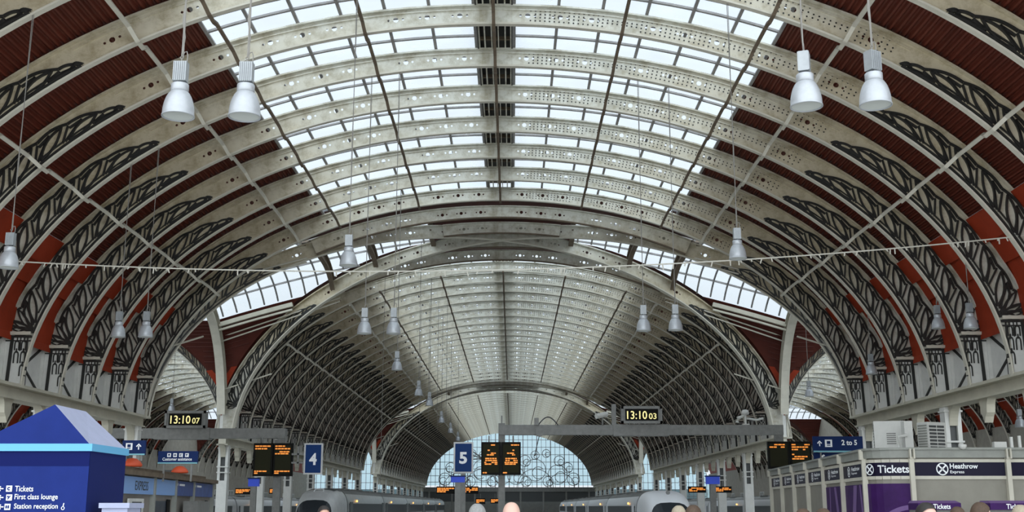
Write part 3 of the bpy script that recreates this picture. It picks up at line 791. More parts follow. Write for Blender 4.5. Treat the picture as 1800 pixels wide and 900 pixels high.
# ------------------------------------------------------------------ hanging lamps
def lamp_mesh():
    d = {}
    r = .2
    mb = MB(); pr = [(.06, 0), (.092, -.012)]+[(.092+.108*sin(q*pi/2)**.9, -.012-.31*(1-cos(q*pi/2))**.8) for q in [i/12 for i in range(1, 13)]]+[(.207, -.335), (.207, -.35), (.194, -.35), (.188, -.31), (.15, -.12), (.06, -.02)]
    mb.lathe(pr, (0, 0, -.385), 32); d['reflector'] = mb.mesh('reflector', 'lampwhite', True)
    mb = MB(); mb.lathe([(.0, -.325), (.12, -.33), (.19, -.335)], (0, 0, -.385), 24); d['lens'] = mb.mesh('lens', 'lampin', True)
    mb = MB(); mb.lathe([(0, .05), (.104, .05), (.112, .04), (.112, -.05), (.1, -.06), (.06, -.065)], (0, 0, -.345), 24); d['collar'] = mb.mesh('collar', 'lampwhite', True)
    mb = MB(); mb.box((-.085, -.06, -.265), (.085, .06, 0))
    for k in range(7): mb.box((-.082+k*.0255, -.072, -.26), (-.071+k*.0255, .072, -.005))
    d['gear_housing'] = mb.mesh('gear_housing', 'lampgrey')
    mb = MB()
    for k in range(3): a = k*2.1; mb.tube([(.05*cos(a), .05*sin(a), -.30), (.05*cos(a), .05*sin(a), -.25)], .012, 6)
    d['stud'] = mb.mesh('stud', 'darkgrey')
    mb = MB(); mb.tube([(0, 0, -.01), (0, 0, .04), (.02, 0, .07), (0, 0, .1), (-.02, 0, .07), (0, 0, .04)], .009, 6)
    mb.tube([(.07, 0, -.01), (.075, 0, .1), (.06, 0, .15), (.03, 0, .14), (.015, 0, .08)], .008, 6); d['hook'] = mb.mesh('hook', 'cable')
    return d
LM = lamp_mesh()
def roofz(x, y):
    if YA < y < YB or YC < y < YD: return zX(x, y-((YA+YB)/2 if y < 70 else (YC+YD)/2))-.3
    return EZ+EB*sqrt(max(.0, 1-(x/EA)**2)) if abs(x) < 14.6 else SZO+SZ*(EZ+EB*sqrt(max(0, 1-((abs(x)-SC)/SX/EA)**2)))
def lamp(px, py, D, label, group='hanging high-bay lamps', sc=1., rz=0):
    p = at(px, py, D)          # py = mid height of the lamp
    L = thing('pendant_lamp', label, 'lamp', (p.x, p.y, p.z+.365*sc), group, rz); L.scale = (sc, sc, sc)
    for k in ('reflector', 'lens', 'collar', 'gear_housing', 'stud', 'hook'): obj(k, LM[k], L)
    zt = (roofz(p.x, p.y)-.05-(p.z+.365*sc))/sc
    mb = MB()
    mb.tube([(0, 0, .08), (.012, 0, zt*.3), (0, 0, zt)], .010, 5); mb.tube([(.02, 0, .08), (-.006, 0, zt*.3), (.03, 0, zt)], .007, 5)
    if D < 15: mb.tube([(0, 0, .1), (.02, .01, .35), (-.015, 0, .6), (.012, 0, .9), (0, 0, 1.2)], .011, 6)
    obj('suspension_cable', mb.mesh('suspension_cable', 'cable'), L)
for a in ((316, 157, 13.77, 'big hanging lamp in front of the red sheeting, outer of the pair above the totem'), (432, 158, 13.77, 'big hanging lamp against the glazing edge, inner of the pair above the totem'),
          (1415, 140, 13.77, 'big hanging lamp, inner of the pair over the ticket office', 'g', 1., 1.2), (1536, 138, 13.77, 'big hanging lamp, outer of the pair over the ticket office', 'g', 1., .5),
          (17, 440, 22.86, 'hanging lamp crossed by the pale cable, low over the blue totem'), (613, 440, 25.96, 'hanging lamp at the totem side below the crossing rib'),
          (1296, 428, 25.96, 'hanging lamp at the ticket-office side just above the pale cable'),
          (209, 570, 32.06, 'small hanging lamp before the red panels above the totem, outer of two'), (257, 570, 32.06, 'small hanging lamp before the red panels above the totem, inner of two'),
          (641, 564, 32.06, 'small hanging lamp, outer of the pair over platform four', 'g'), (692, 564, 32.06, 'small hanging lamp, inner of the pair over platform four'),
          (1131, 559, 32.06, 'small hanging lamp above the double clock gantry, inner of the pair'), (1187, 558, 32.06, 'small hanging lamp above the double clock gantry, outer of the pair'),
          (1648, 557, 35.1, 'small hanging lamp before the red panels above the ticket office, inner of two'), (1705, 555, 32.06, 'small hanging lamp before the red panels above the ticket office, outer of two'),
          (698, 634, 44.25, 'first lamp of the receding row over platform four'), (736, 682, 56.4, 'second lamp of the receding row over platform four'), (755, 701, 62.54, 'third lamp of the receding row over platform four'),
          (776, 733, 74.73, 'fourth lamp of the receding row over platform four'), (792, 752, 83.9, 'fifth lamp of the receding row over platform four'), (805, 767, 96.1, 'sixth lamp of the receding row over platform four'),
          (1422, 683, 54.0, 'dark-looking lamp before the side glazing by the ticket office'), (1531, 640, 41.2, 'small lamp beside the rib feet above the direction sign'),
          (302, 712, 66.0, 'small lamp before the side glazing above the totem-side clock'), (1792, 735, 47.3, 'lamp in the side span behind the air conditioners')):
    lamp(*a[:4], sc=a[5] if len(a) > 5 else 1., rz=a[6] if len(a) > 6 else 0)

# pale cable strung across the hall
mb = MB(); a, b, c = at(-30, 456, 29.0), at(900, 474, 29.0), at(1830, 411, 29.0); pts = []
for i in range(61):
    t = i/60; l0, l1, l2 = 2*(t-.5)*(t-1), -4*t*(t-1), 2*t*(t-.5); pts.append(a*l0+b*l1+c*l2)
mb.tube(pts, .019, 6)
for k in range(70):
    i = random.choice(list(range(1, 16))+list(range(20, 38))+list(range(38, 59))); f = random.random(); p = pts[i].lerp(pts[i+1], f)
    mb.tube([p, p+Vector((random.uniform(-.05, .05), 0, -random.uniform(.06, .16)))], .018, 5)
tag(mb.build('festoon_cable', 'palecable'), 'pale sagging cable strung right across the hall with loose tags', 'cable')
# thin vertical wires
for k, (px, y0, y1, D) in enumerate(((698, 130, 535, 32.06), (668, 380, 900, 60), (737, 540, 760, 70), (752, 540, 760, 70), (768, 540, 760, 70), (784, 540, 740, 70))):
    p = at(px, min(y1, 860), D); mb = MB(); mb.tube([(p.x, p.y, p.z), (p.x, p.y, roofz(p.x, p.y))], .012, 5)
    if k: tag(mb.build('hanging_wire', 'cable'), 'thin dark wire hanging from the roof, %s over platform four' % ORD[k-1], 'wire', 'thin hanging wires')

# ------------------------------------------------------------------ gantries, clocks, displays, signs
GY = 52.0
def digital_clock(x, z, txt, label):
    c = thing('digital_clock', label, 'clock', (x, GY-.35, z))
    F = Frame((0, -.16, 0), (1, 0, 0)); w, h = .92, .36
    mb = MB(); mb.box((-w, -.15, 0), (w, .25, h*2)); obj('casing', mb.mesh('casing', 'grey'), c)
    mb = MB()
    for s in (-1, 1): mb.box((s*w, -.2, -.03), (s*(w-.1), -.14, h*2+.03))
    mb.box((-w, -.2, -.03), (w, -.14, .09)); mb.box((-w, -.2, h*2-.09), (w, -.14, h*2+.03)); obj('bezel', mb.mesh('bezel', 'grey'), c)
    mb = MB(); put_poly(mb, F, rect(-.74, .1, .74, .62), .005); s = obj('display', mb.mesh('display', 'screenblk'), c)
    mb = MB(); put_text(mb, txt[:5], F, -.66, .17, .9, .36, .02, .008); put_text(mb, txt[5:], F, .32, .17, .34, .26, .02, .008); obj('digits', mb.mesh('digits', 'ledy'), s)
    return c
def gantry(x0, x1, z, px0, px1, label, post=None, drop=None):
    g = thing('sign_gantry', label, 'gantry', (0, GY, 0))
    mb = MB(); mb.box((x0, -.25, z-.22), (x1, .25, z+.22)); obj('beam', mb.mesh('beam', 'grey'), g)
    mb = MB(); mb.box((px0, -.32, z-.27), (px1, .3, z+.24)); obj('clock_mount', mb.mesh('clock_mount', 'grey'), g)
    if post is not None:
        mb = MB(); mb.box((post-.15, -.15, 0), (post+.15, .15, z+.3)); mb.box((post-.03, -.03, z+.3), (post+.03, .03, z+.65)); obj('post', mb.mesh('post', 'grey'), g)
    if drop is not None:
        mb = MB(); mb.box((drop-.17, -.2, z-.75), (drop+.17, .2, z+.2)); obj('drop_arm', mb.mesh('drop_arm', 'grey'), g)
    return g
zb1 = at(900, 762, GY).z; zb2 = at(900, 756, GY).z
g1 = gantry(at(150, 760, GY).x, at(503, 760, GY).x, zb1, at(273, 760, GY).x, at(371, 760, GY).x, 'grey box gantry with a clock, reaching out over the shop roof', drop=at(497, 760, GY).x)
mb = MB(); xx = at(489, 800, GY).x; mb.box((xx-.16, -.1, 0), (xx+.16, .15, zb1-.3)); obj('post', mb.mesh('post', 'grey'), g1)
g2 = gantry(at(877, 756, GY).x, at(1375, 756, GY).x, zb2, at(1077, 756, GY).x, at(1174, 756, GY).x, 'long grey box gantry with a clock over platform five', post=at(882, 756, GY).x, drop=at(1368, 756, GY).x)
digital_clock(at(331, 740, GY).x, at(331, 752, GY).z-.02, '13:1007', 'grey cased digital clock on the gantry over the shop')
digital_clock(at(1126, 740, GY).x, at(1126, 744, GY).z-.02, '13:1003', 'grey cased digital clock on the gantry over platform five')
def led_lines(mb, F, x0, x1, z, h, dens=.78):
    x = x0
    while x < x1-.03:
        w = min(random.uniform(.07, .2), x1-x)
        if random.random() < dens: put_poly(mb, F, rect(x, z, x+w, z+h), .02)
        x += w+.025
def departure_board(px0, py0, px1, py1, D, label, pages, post_hang=False):
    a, b = at(px0, py1, D), at(px1, py0, D); w, h = b.x-a.x, b.z-a.z
    d = thing('departure_board', label, 'display board', (a.x, D, a.z)); 
    for k in range(2):
        F = Frame((k*w/2, 0, 0), (1, 0, 0)); hw = w/2
        mb = MB(); slab(mb, F, .015, 0, hw-.015, h, -.22, 0); p = obj('casing', mb.mesh('casing', 'screenblk'), d)
        mb = MB(); put_poly(mb, F, rect(.1, .1, hw-.1, h-.1), .006); obj('matrix', mb.mesh('matrix', 'screenolive'), p)
        for (f0, f1, z) in pages[k]:
            mb = MB(); led_lines(mb, F, .09+f0*(hw-.18), .09+f1*(hw-.18), h*z, .055); obj('text_line', mb.mesh('text_line', 'led'), p)
    for f in (.2, .8):
        mb = MB(); mb.box((w*f-.03, .1, h-.1), (w*f+.03, .16, 4.8-a.z)); obj('hanger', mb.mesh('hanger', 'grey'), d)
    return d
departure_board(443, 779, 516, 837, 51.4, 'twin black departure board with amber text beside the platform four sign', [[(0, 1, .89), (0, .85, .81), (0, .95, .13), (0, .25, .07)], [(0, 1, .89), (0, 1, .81), (0, 1, .72), (0, .9, .66), (0, .95, .13), (0, .3, .07)]])
pg = [(.5, 1, .89), (.3, .7, .73), (.25, .8, .64), (.25, .75, .59), (.15, .85, .48), (.15, .9, .42), (.1, .9, .36), (.12, .9, .31), (0, .25, .05)]
departure_board(845, 777, 916, 835, 51.55, 'twin departure board with amber text on the central gantry post', [pg, pg])
departure_board(1351, 776, 1426, 824, 51.4, 'twin black departure board partly hidden by the ticket office', [[(0, 1, .86), (0, .9, .77)], [(0, 1, .86), (0, 1, .77), (0, .8, .68), (0, .3, .5), (0, .85, .42), (0, .7, .34)]])
def platform_sign(num, px0, py0, px1, py1, D, label, post=False):
    a, b = at(px0, py1, D), at(px1, py0, D); w, h = b.x-a.x, b.z-a.z
    s = thing('platform_sign', label, 'sign', (a.x, D, a.z)); F = Frame((0, 0, 0), (1, 0, 0))
    mb = MB(); slab(mb, F, 0, 0, w, h, -.12, 0); obj('board', mb.mesh('board', 'trainsil'), s)
    mb = MB(); put_poly(mb, F, rect(.07, .07, w-.07, h-.07), .006); p = obj('face', mb.mesh('face', 'platblue'), s)
    mb = MB(); put_text(mb, num, F, w*.29, h*.30, w*.40, h*.38, .014, .035); obj('numeral', mb.mesh('numeral', 'signwhite'), p)
    mb = MB(); 
    if post: mb.box((w*.5-.11, .0, -a.z), (w*.5+.11, .1, 0))
    else: mb.box((-.55, .0, h*.62), (0, .1, h*.68)); mb.box((-.55, 0, h*.35), (0, .1, h*.4)); mb.box((-.3, 0, h*.3), (-.22, .1, h*.9))
    obj('mounting', mb.mesh('mounting', 'grey'), s)
    return s
platform_sign('4', 533, 779, 568, 834, 51.3, 'blue platform sign with a white four beside the twin departure board')
platform_sign('5', 797, 777, 832, 832, 51.5, 'blue platform sign with a white five on a slim post', True)
mb = MB(); p, q = at(833, 800, 51.5), at(846, 806, 51.5)
for dz in (.18, .0, -.18): mb.beam((p.x-.08, 51.56, p.z+dz), (q.x+.06, 51.6, q.z), .06, .05)
tag(mb.build('speaker_bracket', 'darkgrey'), 'small dark forked bracket between the platform five sign and departure board', 'bracket')
def info_hood(px0, py0, px1, py1, D, label, stand=True):
    a, b = at(px0, py1, D), at(px1, py0, D); w, h = b.x-a.x, b.z-a.z
    s = thing('help_screen', label, 'screen', (a.x+w/2, D, 0))
    mb = MB(); mb.box((-w/2, -.12, a.z), (w/2, .1, b.z)); obj('screen_panel', mb.mesh('screen_panel', 'hood'), s)
    mb = MB(); mb.box((-w/2-.03, -.16, b.z-.05), (w/2+.03, .12, b.z)); obj('top_cap', mb.mesh('top_cap', 'signblue'), s)
    if stand:
        mb = MB(); mb.box((-.12, -.1, 0), (.12, .1, a.z)); obj('post', mb.mesh('post', 'grey'), s)
info_hood(793, 836, 817, 848, 48, 'small blue lit screen on a post below the platform five sign')
info_hood(437, 840, 456, 855, 50, 'small dull blue screen on a post below the departure board by platform four')
info_hood(1241, 836, 1264, 851, 50, 'bright blue lit screen on a post beside the ticket office')
def matrix_sign(px0, py0, px1, py1, D, label):
    a, b = at(px0, py1, D), at(px1, py0, D); w, h = b.x-a.x, b.z-a.z
    s = thing('train_indicator', label, 'display', (a.x, D, a.z)); F = Frame((0, 0, 0), (1, 0, 0))
    mb = MB(); slab(mb, F, 0, 0, w, h, -.15, 0); obj('casing', mb.mesh('casing', 'screenblk'), s)
    mb = MB()
    for z in (.2, .42, .64): led_lines(mb, F, .04, w-.04 if z > .3 else w*.5, h*z, h*.17, .9)
    obj('lettering', mb.mesh('lettering', 'led'), s)
    mb = MB(); mb.box((w*.45, .15, -a.z), (w*.55, .22, h*.5)) if False else mb.box((w*.48, .02, h), (w*.52, .06, h+.25)); obj('hanger', mb.mesh('hanger', 'grey'), s)
for q in ((767, 855, 801, 868, 60, 'amber train indicator between platform five sign and totem-side train'), (812, 855, 841, 868, 60, 'amber train indicator just behind the platform five post'), (836, 876, 853, 886, 64, 'small amber indicator low behind the grey-haired head'), (862, 876, 878, 885, 64, 'small amber indicator low beside the bald head'),
          (413, 858, 441, 869, 56, 'amber train indicator beside the shop column'), (473, 858, 484, 868, 58, 'short amber indicator behind the departure board post'), (1210, 855, 1241, 866, 54, 'orange train indicator beside the white train'), (1256, 855, 1286, 866, 54, 'orange train indicator beside the ticket office column')):
    matrix_sign(*q)
# direction signs
def direction_sign(px0, py0, px1, py1, D, label, fn, strip=True, hang=.5):
    a, b = at(px0, py1, D), at(px1, py0, D); w, h = b.x-a.x, b.z-a.z
    s = thing('direction_sign', label, 'sign', (a.x, D, a.z)); F = Frame((0, 0, 0), (1, 0, 0))
    mb = MB(); slab(mb, F, 0, 0, w, h, -.1, 0); p = obj('board', mb.mesh('board', 'signblue'), s)
    mb = MB(); fn(mb, F, w, h); obj('lettering', mb.mesh('lettering', ['signwhite', 'signblue']), p)
    if strip: mb = MB(); slab(mb, F, 0, 0, w, h*.1, 0, .012); obj('teal_strip', mb.mesh('teal_strip', 'signteal'), p)
    mb = MB()
    for f in (.15, .85): mb.box((w*f-.025, .03, -hang), (w*f+.025, .07, h))
    obj('support', mb.mesh('support', 'grey'), s)
    return s
def icon(mb, F, cx, cz, s, kind=0):
    put_poly(mb, F, rect(cx-s/2, cz-s/2, cx+s/2, cz+s/2), .012, 0); e = .018
    if kind == 0: put_poly(mb, F, rect(cx-s*.25, cz-s*.1, cx+s*.25, cz+s*.32), e, 1); put_poly(mb, F, rect(cx-s*.25, cz-s*.32, cx+s*.25, cz-s*.2), e, 1)
    elif kind == 1: ring(mb, F, cx, cz, s*.12, s*.3, .6, 5.6, 12, e, 1)
    elif kind == 2: put_poly(mb, F, [(cx-s*.3, cz-s*.3), (cx-s*.12, cz-s*.3), (cx+s*.3, cz+s*.3), (cx+s*.1, cz+s*.3)], e, 1); put_poly(mb, F, rect(cx-s*.3, cz+.0, cx-s*.05, cz+s*.3), e, 1)
    else: put_poly(mb, F, rect(cx-s*.3, cz-s*.25, cx-s*.05, cz+s*.25), e, 1); put_poly(mb, F, rect(cx+s*.05, cz-s*.25, cx+s*.3, cz+s*.25), e, 1)
def f_25(mb, F, w, h): arrow(mb, F, w*.13, h*.56, h*.36, 0); icon(mb, F, w*.31, h*.56, h*.46); put_text(mb, '2 to 5', F, w*.57, h*.44, w*.31, h*.34, .014, .03)
direction_sign(1430, 767, 1516, 795, 45, 'navy direction sign reading 2 to 5 above the ticket office roof', f_25)
def f_6(mb, F, w, h):
    put_text(mb, '6', F, w*.12, h*.38, w*.14, h*.5, .014, .04)
    put_text(mb, '14', F, w*.5, h*.45, w*.16, h*.42, .014, .03)
direction_sign(1432, 795.5, 1512, 822, 45.3, 'second navy direction sign half hidden by the ticket office roof', f_6, False, 0)
def f_ca(mb, F, w, h):
    for k in range(4): icon(mb, F, w*(.28+.15*k), h*.68, h*.3, (0, 3, 1, 2)[k])
    put_text(mb, 'Customer assistance', F, w*.12, h*.24, w*.74, h*.24, .014, .02)
direction_sign(277, 793, 348, 815, 33, 'navy customer assistance sign over the shop roof', f_ca)
def f_up(mb, F, w, h): icon(mb, F, w*.3, h*.58, h*.46); arrow(mb, F, w*.72, h*.58, h*.42, 0)
direction_sign(214, 774, 256, 800, 31, 'navy arrow sign emerging from behind the blue totem', f_up, hang=.15)

# CCTV camera, lamp and loop on the central gantry
c = thing('security_camera', 'pale bullet security camera on the central gantry near its outer end', 'camera', (at(1310, 747, GY).x, GY-.1, zb2+.22))
mb = MB(); mb.lathe([(0, .42), (.12, .4), (.17, .3), (.17, .2), (.05, .16)], (.0, 0, .28), 16); obj('dome', mb.mesh('dome', 'acwhite', True), c)
mb = MB(); mb.tube([(0, 0, 0), (0, 0, .5)], .05, 8); mb.box((-.15, -.12, 0), (.15, .12, .05)); obj('bracket', mb.mesh('bracket', 'acwhite'), c)
mb = MB(); mb.tube([(-.05, 0, .42), (-.35, -.1, .3), (-.4, -.1, .1)], [.05, .09, .1], 10); mb.tube([(.05, 0, .3), (.5, 0, .22), (.8, 0, .3)], .05, 8); obj('camera_body', mb.mesh('camera_body', 'acwhite'), c)
c = thing('cable_loop', 'dark looped cable with a small pulley and hanging wire on the central gantry', 'cable', (at(963, 747, GY).x, GY-.3, zb2+.2))
mb = MB(); mb.tube([(-.45+.9*i/16-.0, 0, .0+.36*sin(pi*i/16)) for i in range(17)], .03, 6); obj('loop', mb.mesh('loop', 'darkgrey'), c)
mb = MB(); mb.lathe([(0, .05), (.2, .05), (.2, -.05), (0, -.05)], (0, 0, 0), 16); o = obj('pulley', mb.mesh('pulley', 'grey'), c); o.location = (-.38, 0, -.32); o.rotation_euler = (pi/2, 0, 0)
mb = MB(); mb.tube([(-.38, 0, -.4), (-.6, 0, -1.3)], .02, 5); mb.lathe([(0, .05), (.05, 0), (0, -.06)], (-.6, 0, -1.33), 8); obj('wire', mb.mesh('wire', 'darkgrey'), c)
mb = MB(); mb.box((-.62, -.08, .0), (-.42, .08, .32)); obj('floodlight', mb.mesh('floodlight', 'grey'), c)
c = thing('bullet_camera', 'pale bullet camera beside the clock on the central gantry', 'camera', (at(1066, 742, GY).x, GY-.2, zb2+.2))
mb = MB(); mb.tube([(-.5, -.3, .38), (.0, 0, .5)], .12, 10); obj('body', mb.mesh('body', 'acwhite'), c)
mb = MB(); mb.tube([(-.2, -.1, 0), (-.2, -.1, .42)], .04, 8); mb.box((.22, -.1, .0), (.42, .1, .95)); obj('bracket', mb.mesh('bracket', 'grey'), c)

# ------------------------------------------------------------------ blue totem
T = thing('information_totem', 'big blue wayfinding totem with a gabled top listing tickets and lounge', 'totem', (-5.3, 14, 0))
x0, x1, y1 = -.75, .68, 1.3
z1, z2, z3 = at(100, 793, 14).z, at(100, 780, 14).z, at(97, 711, 14).z
zd = at(100, 819, 14).z
mb = MB(); mb.box((x0, 0, 0), (x1, y1, z1)); b = obj('body', mb.mesh('body', 'blue'), T)
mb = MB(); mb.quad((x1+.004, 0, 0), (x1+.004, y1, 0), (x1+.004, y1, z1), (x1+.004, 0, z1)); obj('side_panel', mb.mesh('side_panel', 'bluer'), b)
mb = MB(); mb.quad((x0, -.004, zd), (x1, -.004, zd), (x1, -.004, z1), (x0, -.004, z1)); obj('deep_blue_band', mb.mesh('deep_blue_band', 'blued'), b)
mb = MB(); mb.box((x0-.03, -.03, z1), (x1+.03, y1+.03, z2)); obj('cyan_band', mb.mesh('cyan_band', 'cyan'), T)
xa = at(97, 711, 14).x+5.3
A, Bk = (xa, .0, z3), (xa-.1, y1, z3+.02); e = .0
mb = MB()
mb.quad((x0, -e, z2), (x1-.02, -e, z2), A, m=0); mb.quad((x1-.02, -e, z2), (x1, y1, z2), Bk, A, m=1); mb.quad((x0, -e, z2), A, Bk, (x0, y1, z2), m=0); mb.quad((x1, y1, z2), (x0, y1, z2), Bk, m=0)
obj('gabled_top', mb.mesh('gabled_top', ['blue', 'lav']), T)
F = Frame((0, -.004, 0), (1, 0, 0))
def ppx(px, py): v = at(px, py, 14); return v.x+5.3, v.z
for (py, txt, pxa, pxb, ic, hh) in ((859, 'Tickets', 27, 59, 1, 10), (874.5, 'First class lounge', 26, 102, 2, 12), (891, 'Station reception', 25, 102, 3, 12)):
    a, z = ppx(pxa, py); bx, _ = ppx(pxb, py); h = hh*.0068
    mb = MB(); put_text(mb, txt, F, a, z-h*.5, bx-a, h, .004, .008)
    cx, _ = ppx(17 if py < 880 else 14, py); icon(mb, F, cx, z, .072, ic)
    cx, _ = ppx(2, py); arrow(mb, F, cx, z, .07, pi/2)
    if py < 890: obj('lettering', mb.mesh('lettering', ['signwhite', 'blue']), b)
cx, z = ppx(111, 891); ring(mb, F, cx, z-.015, .014, .022, 0, 2*pi, 12, .004); put_poly(mb, F, [(cx-.006, z), (cx+.006, z), (cx+.014, z+.045), (cx+.002, z+.045)], .004)
for d in (): pass
obj('lettering', mb.mesh('lettering', ['signwhite', 'blue']), b)
# little cabinet by the totem's side
p = at(190, 884, 13.9); K = thing('grey_cabinet', 'pale grey cabinet standing against the blue totem side', 'cabinet', (p.x+.0, 14.0, 0))
mb = MB(); mb.box((-.14, .1, 0), (.17, .6, p.z-.06)); obj('body', mb.mesh('body', 'lav'), K)
mb = MB(); mb.box((-.17, .07, p.z-.06), (.2, .63, p.z)); obj('lid', mb.mesh('lid', 'lav'), K)

# ------------------------------------------------------------------ shop pavilion, totem side
SHP = thing('shop_pavilion', 'low shop pavilion with blue fascia reading EXPRESS behind the totem', 'shop', (0, 0, 0))
pa, pb = at(200, 817, 28.6), at(371, 838, 41.7); H = 2.74
A0 = Vector((pa.x, 28.6, 0)); B0 = Vector((pb.x, 41.7, 0)); d = (B0-A0); Ls = d.length
F = Frame(A0, d); Fs = F
mb = MB(); 
bk = -4.2
mb.hexa([F.p(0, 0, 0), F.p(Ls, 0, 0), F.p(Ls, 0, bk), F.p(0, 0, bk), F.p(0, H-.25, 0), F.p(Ls, H-.25, 0), F.p(Ls, H-.25, bk), F.p(0, H-.25, bk)])
obj('wall_body', mb.mesh('wall_body', 'shopgrey'), SHP)
mb = MB(); slab(mb, F, -.1, H-.25, Ls+.1, H-.13, bk, .25); slab(mb, F, -.1, H-.13, Ls+.1, H, bk+.6, -.2); obj('roof_slab', mb.mesh('roof_slab', 'rust'), SHP)
def px2s(px):   # position along the shop front seen at pixel column px
    best = min(range(1000), key=lambda i: abs((lambda q: 900+FPX*(q.x-CAMX)/q.y*1.016)(F.p(Ls*i/1000, 0))-px)); return Ls*best/1000
cuts = [0, px2s(268), px2s(306), px2s(338), Ls]
zf0, zf1 = 2.02, 2.46
for k in range(4):
    mb = MB(); slab(mb, F, cuts[k]+.06, zf0, cuts[k+1]-.06, zf1, 0, .09)
    fp = obj('fascia', mb.mesh('fascia', 'skyblue' if k < 2 else 'midblue'), SHP)
    mb = MB()
    if k == 0: put_text(mb, 'EXPRESS', F, px2s(234), zf0+.1, px2s(257)-px2s(234), .24, .1, .0); obj('lettering', mb.mesh('lettering', 'darkgrey'), fp)
    if k >= 2:
        led = mb; x = cuts[k]+.2; put_poly(mb, F, rect(x, zf1-.14, x+.12, zf1-.07), .1); put_poly(mb, F, rect(x+.3, zf1-.14, x+1.1, zf1-.08), .1); obj('small_print', mb.mesh('small_print', 'signwhite'), fp)
for k in range(5):
    mb = MB(); slab(mb, F, cuts[k]-.06, 0, cuts[k]+.06, H-.25, 0, .14); obj('mullion', mb.mesh('mullion', 'cornice'), SHP)
for a, b in ((px2s(271), px2s(300)), (px2s(342), px2s(366))):
    mb = MB(); slab(mb, F, a, 0, b, 1.85, -.02, .03); w = obj('shop_window', mb.mesh('shop_window', 'shopglass'), SHP)
    mb = MB(); slab(mb, F, b-.4, 0, b, 1.9, .03, .06); obj('door_jamb', mb.mesh('door_jamb', 'screenblk'), w)
def pic(px0, px1, z0, z1, inner, label, e=.1):
    s = thing('notice_frame', label, 'poster', F.p(px2s(px0), z0, .14)); G = Frame((0, 0, 0), d); w, h = px2s(px1)-px2s(px0), z1-z0
    mb = MB(); slab(mb, G, 0, 0, w, h, -.05, .0); obj('frame', mb.mesh('frame', 'white'), s)
    mb = MB(); put_poly(mb, G, rect(w*.17, h*.12, w*.83, h*.88), .01, 0); put_poly(mb, G, rect(w*.35, h*.6, w*.65, h*.7), .015, 1); put_poly(mb, G, rect(w*.3, h*.35, w*.7, h*.42), .015, 1); obj('print', mb.mesh('print', [inner, 'trainsil']), s)
pic(222, 248, 1.2, 2.0-.1, 'darkgrey', 'white framed notice on the shop wall beside the totem')
mb = MB(); slab(mb, F, px2s(319)-.1, 0, px2s(340), 1.86, .15, .6); tag(mb.build('ticket_machine', 'grey'), 'dark grey machine standing before the shop pavilion', 'machine')
for k, (px, w) in enumerate(((255, .62), (336, .62))):
    q = F.p(px2s(px), H, -.35); L = thing('orange_lamp', 'orange domed cover on the shop roof edge, %s' % ('above the EXPRESS lettering', 'above the mid-blue fascia')[k], 'lamp', q)
    mb = MB(); mb.lathe([(0, .24), (.12, .22), (.22, .14), (.28, .05), (.25, .0), (0, .01)], (0, 0, .02), 20); obj('cover', mb.mesh('cover', 'orange', True), L)
    mb = MB(); mb.box((-.5, -.06, 0), (.0, .06, .12)); obj('bracket', mb.mesh('bracket', 'darkgrey'), L)

# ------------------------------------------------------------------ ticket office pavilion
TO = thing('ticket_office', 'beige ticket office pavilion with purple fascia and rounded corner', 'ticket office', (0, 0, 0))
H = 3.22
c0 = at(1357, 826, 50); c1 = at(1522, 795, 31.9); c2 = at(1596, 790, 31.3); c3 = at(2000, 790, 31.3)
P0, P1, P2, P3 = Vector((c0.x, 50, 0)), Vector((c1.x, 31.9, 0)), Vector((c2.x, 31.2, 0)), Vector((c3.x+.0, 31.2, 0))
path = [P0]+[P0.lerp(P1, k/6) for k in range(1, 6)]+[P1]
# curved corner
cor = [P1]
ctrl = Vector((P1.x+.05, 31.25, 0))
for k in range(1, 7):
    t = k/6; cor.append(P1*(1-t)**2+ctrl*2*t*(1-t)+P2*t*t)
def seg_faces(a, b, z0, z1, e, nm, mt):
    F = Frame(a, b-a); mb = MB(); slab(mb, F, 0, z0, (b-a).length, z1, e-.08, e); return obj(nm, mb.mesh(nm, mt), TO), F, (b-a).length
mb = MB(); poly = [(p.x, p.y) for p in path+cor[1:]+[P3]]+[(P3.x, 50), ]
poly_in = poly
mb.prism(poly[::-1], lambda a, b, t: (a, b, t), H-.12, H); obj('roof_slab', mb.mesh('roof_slab', 'cornice'), TO)
allp = path+cor[1:]+[P3]
zf0, zf1 = 2.50, 2.86
mb = MB()
for a, b in zip(allp, allp[1:]):
    F = Frame(a, b-a); L = (b-a).length; slab(mb, F, -.02, 2.98, L+.02, H-.02, -.3, .10); slab(mb, F, -.02, H-.03, L+.02, H+.03, -.3, .16)
obj('cornice', mb.mesh('cornice', 'cornice'), TO)
mb = MB()
for a, b in zip(allp, allp[1:]):
    F = Frame(a, b-a); L = (b-a).length; slab(mb, F, 0, 0, L, 2.98, -.2, 0)
obj('wall_panel', mb.mesh('wall_panel', 'beige'), TO)
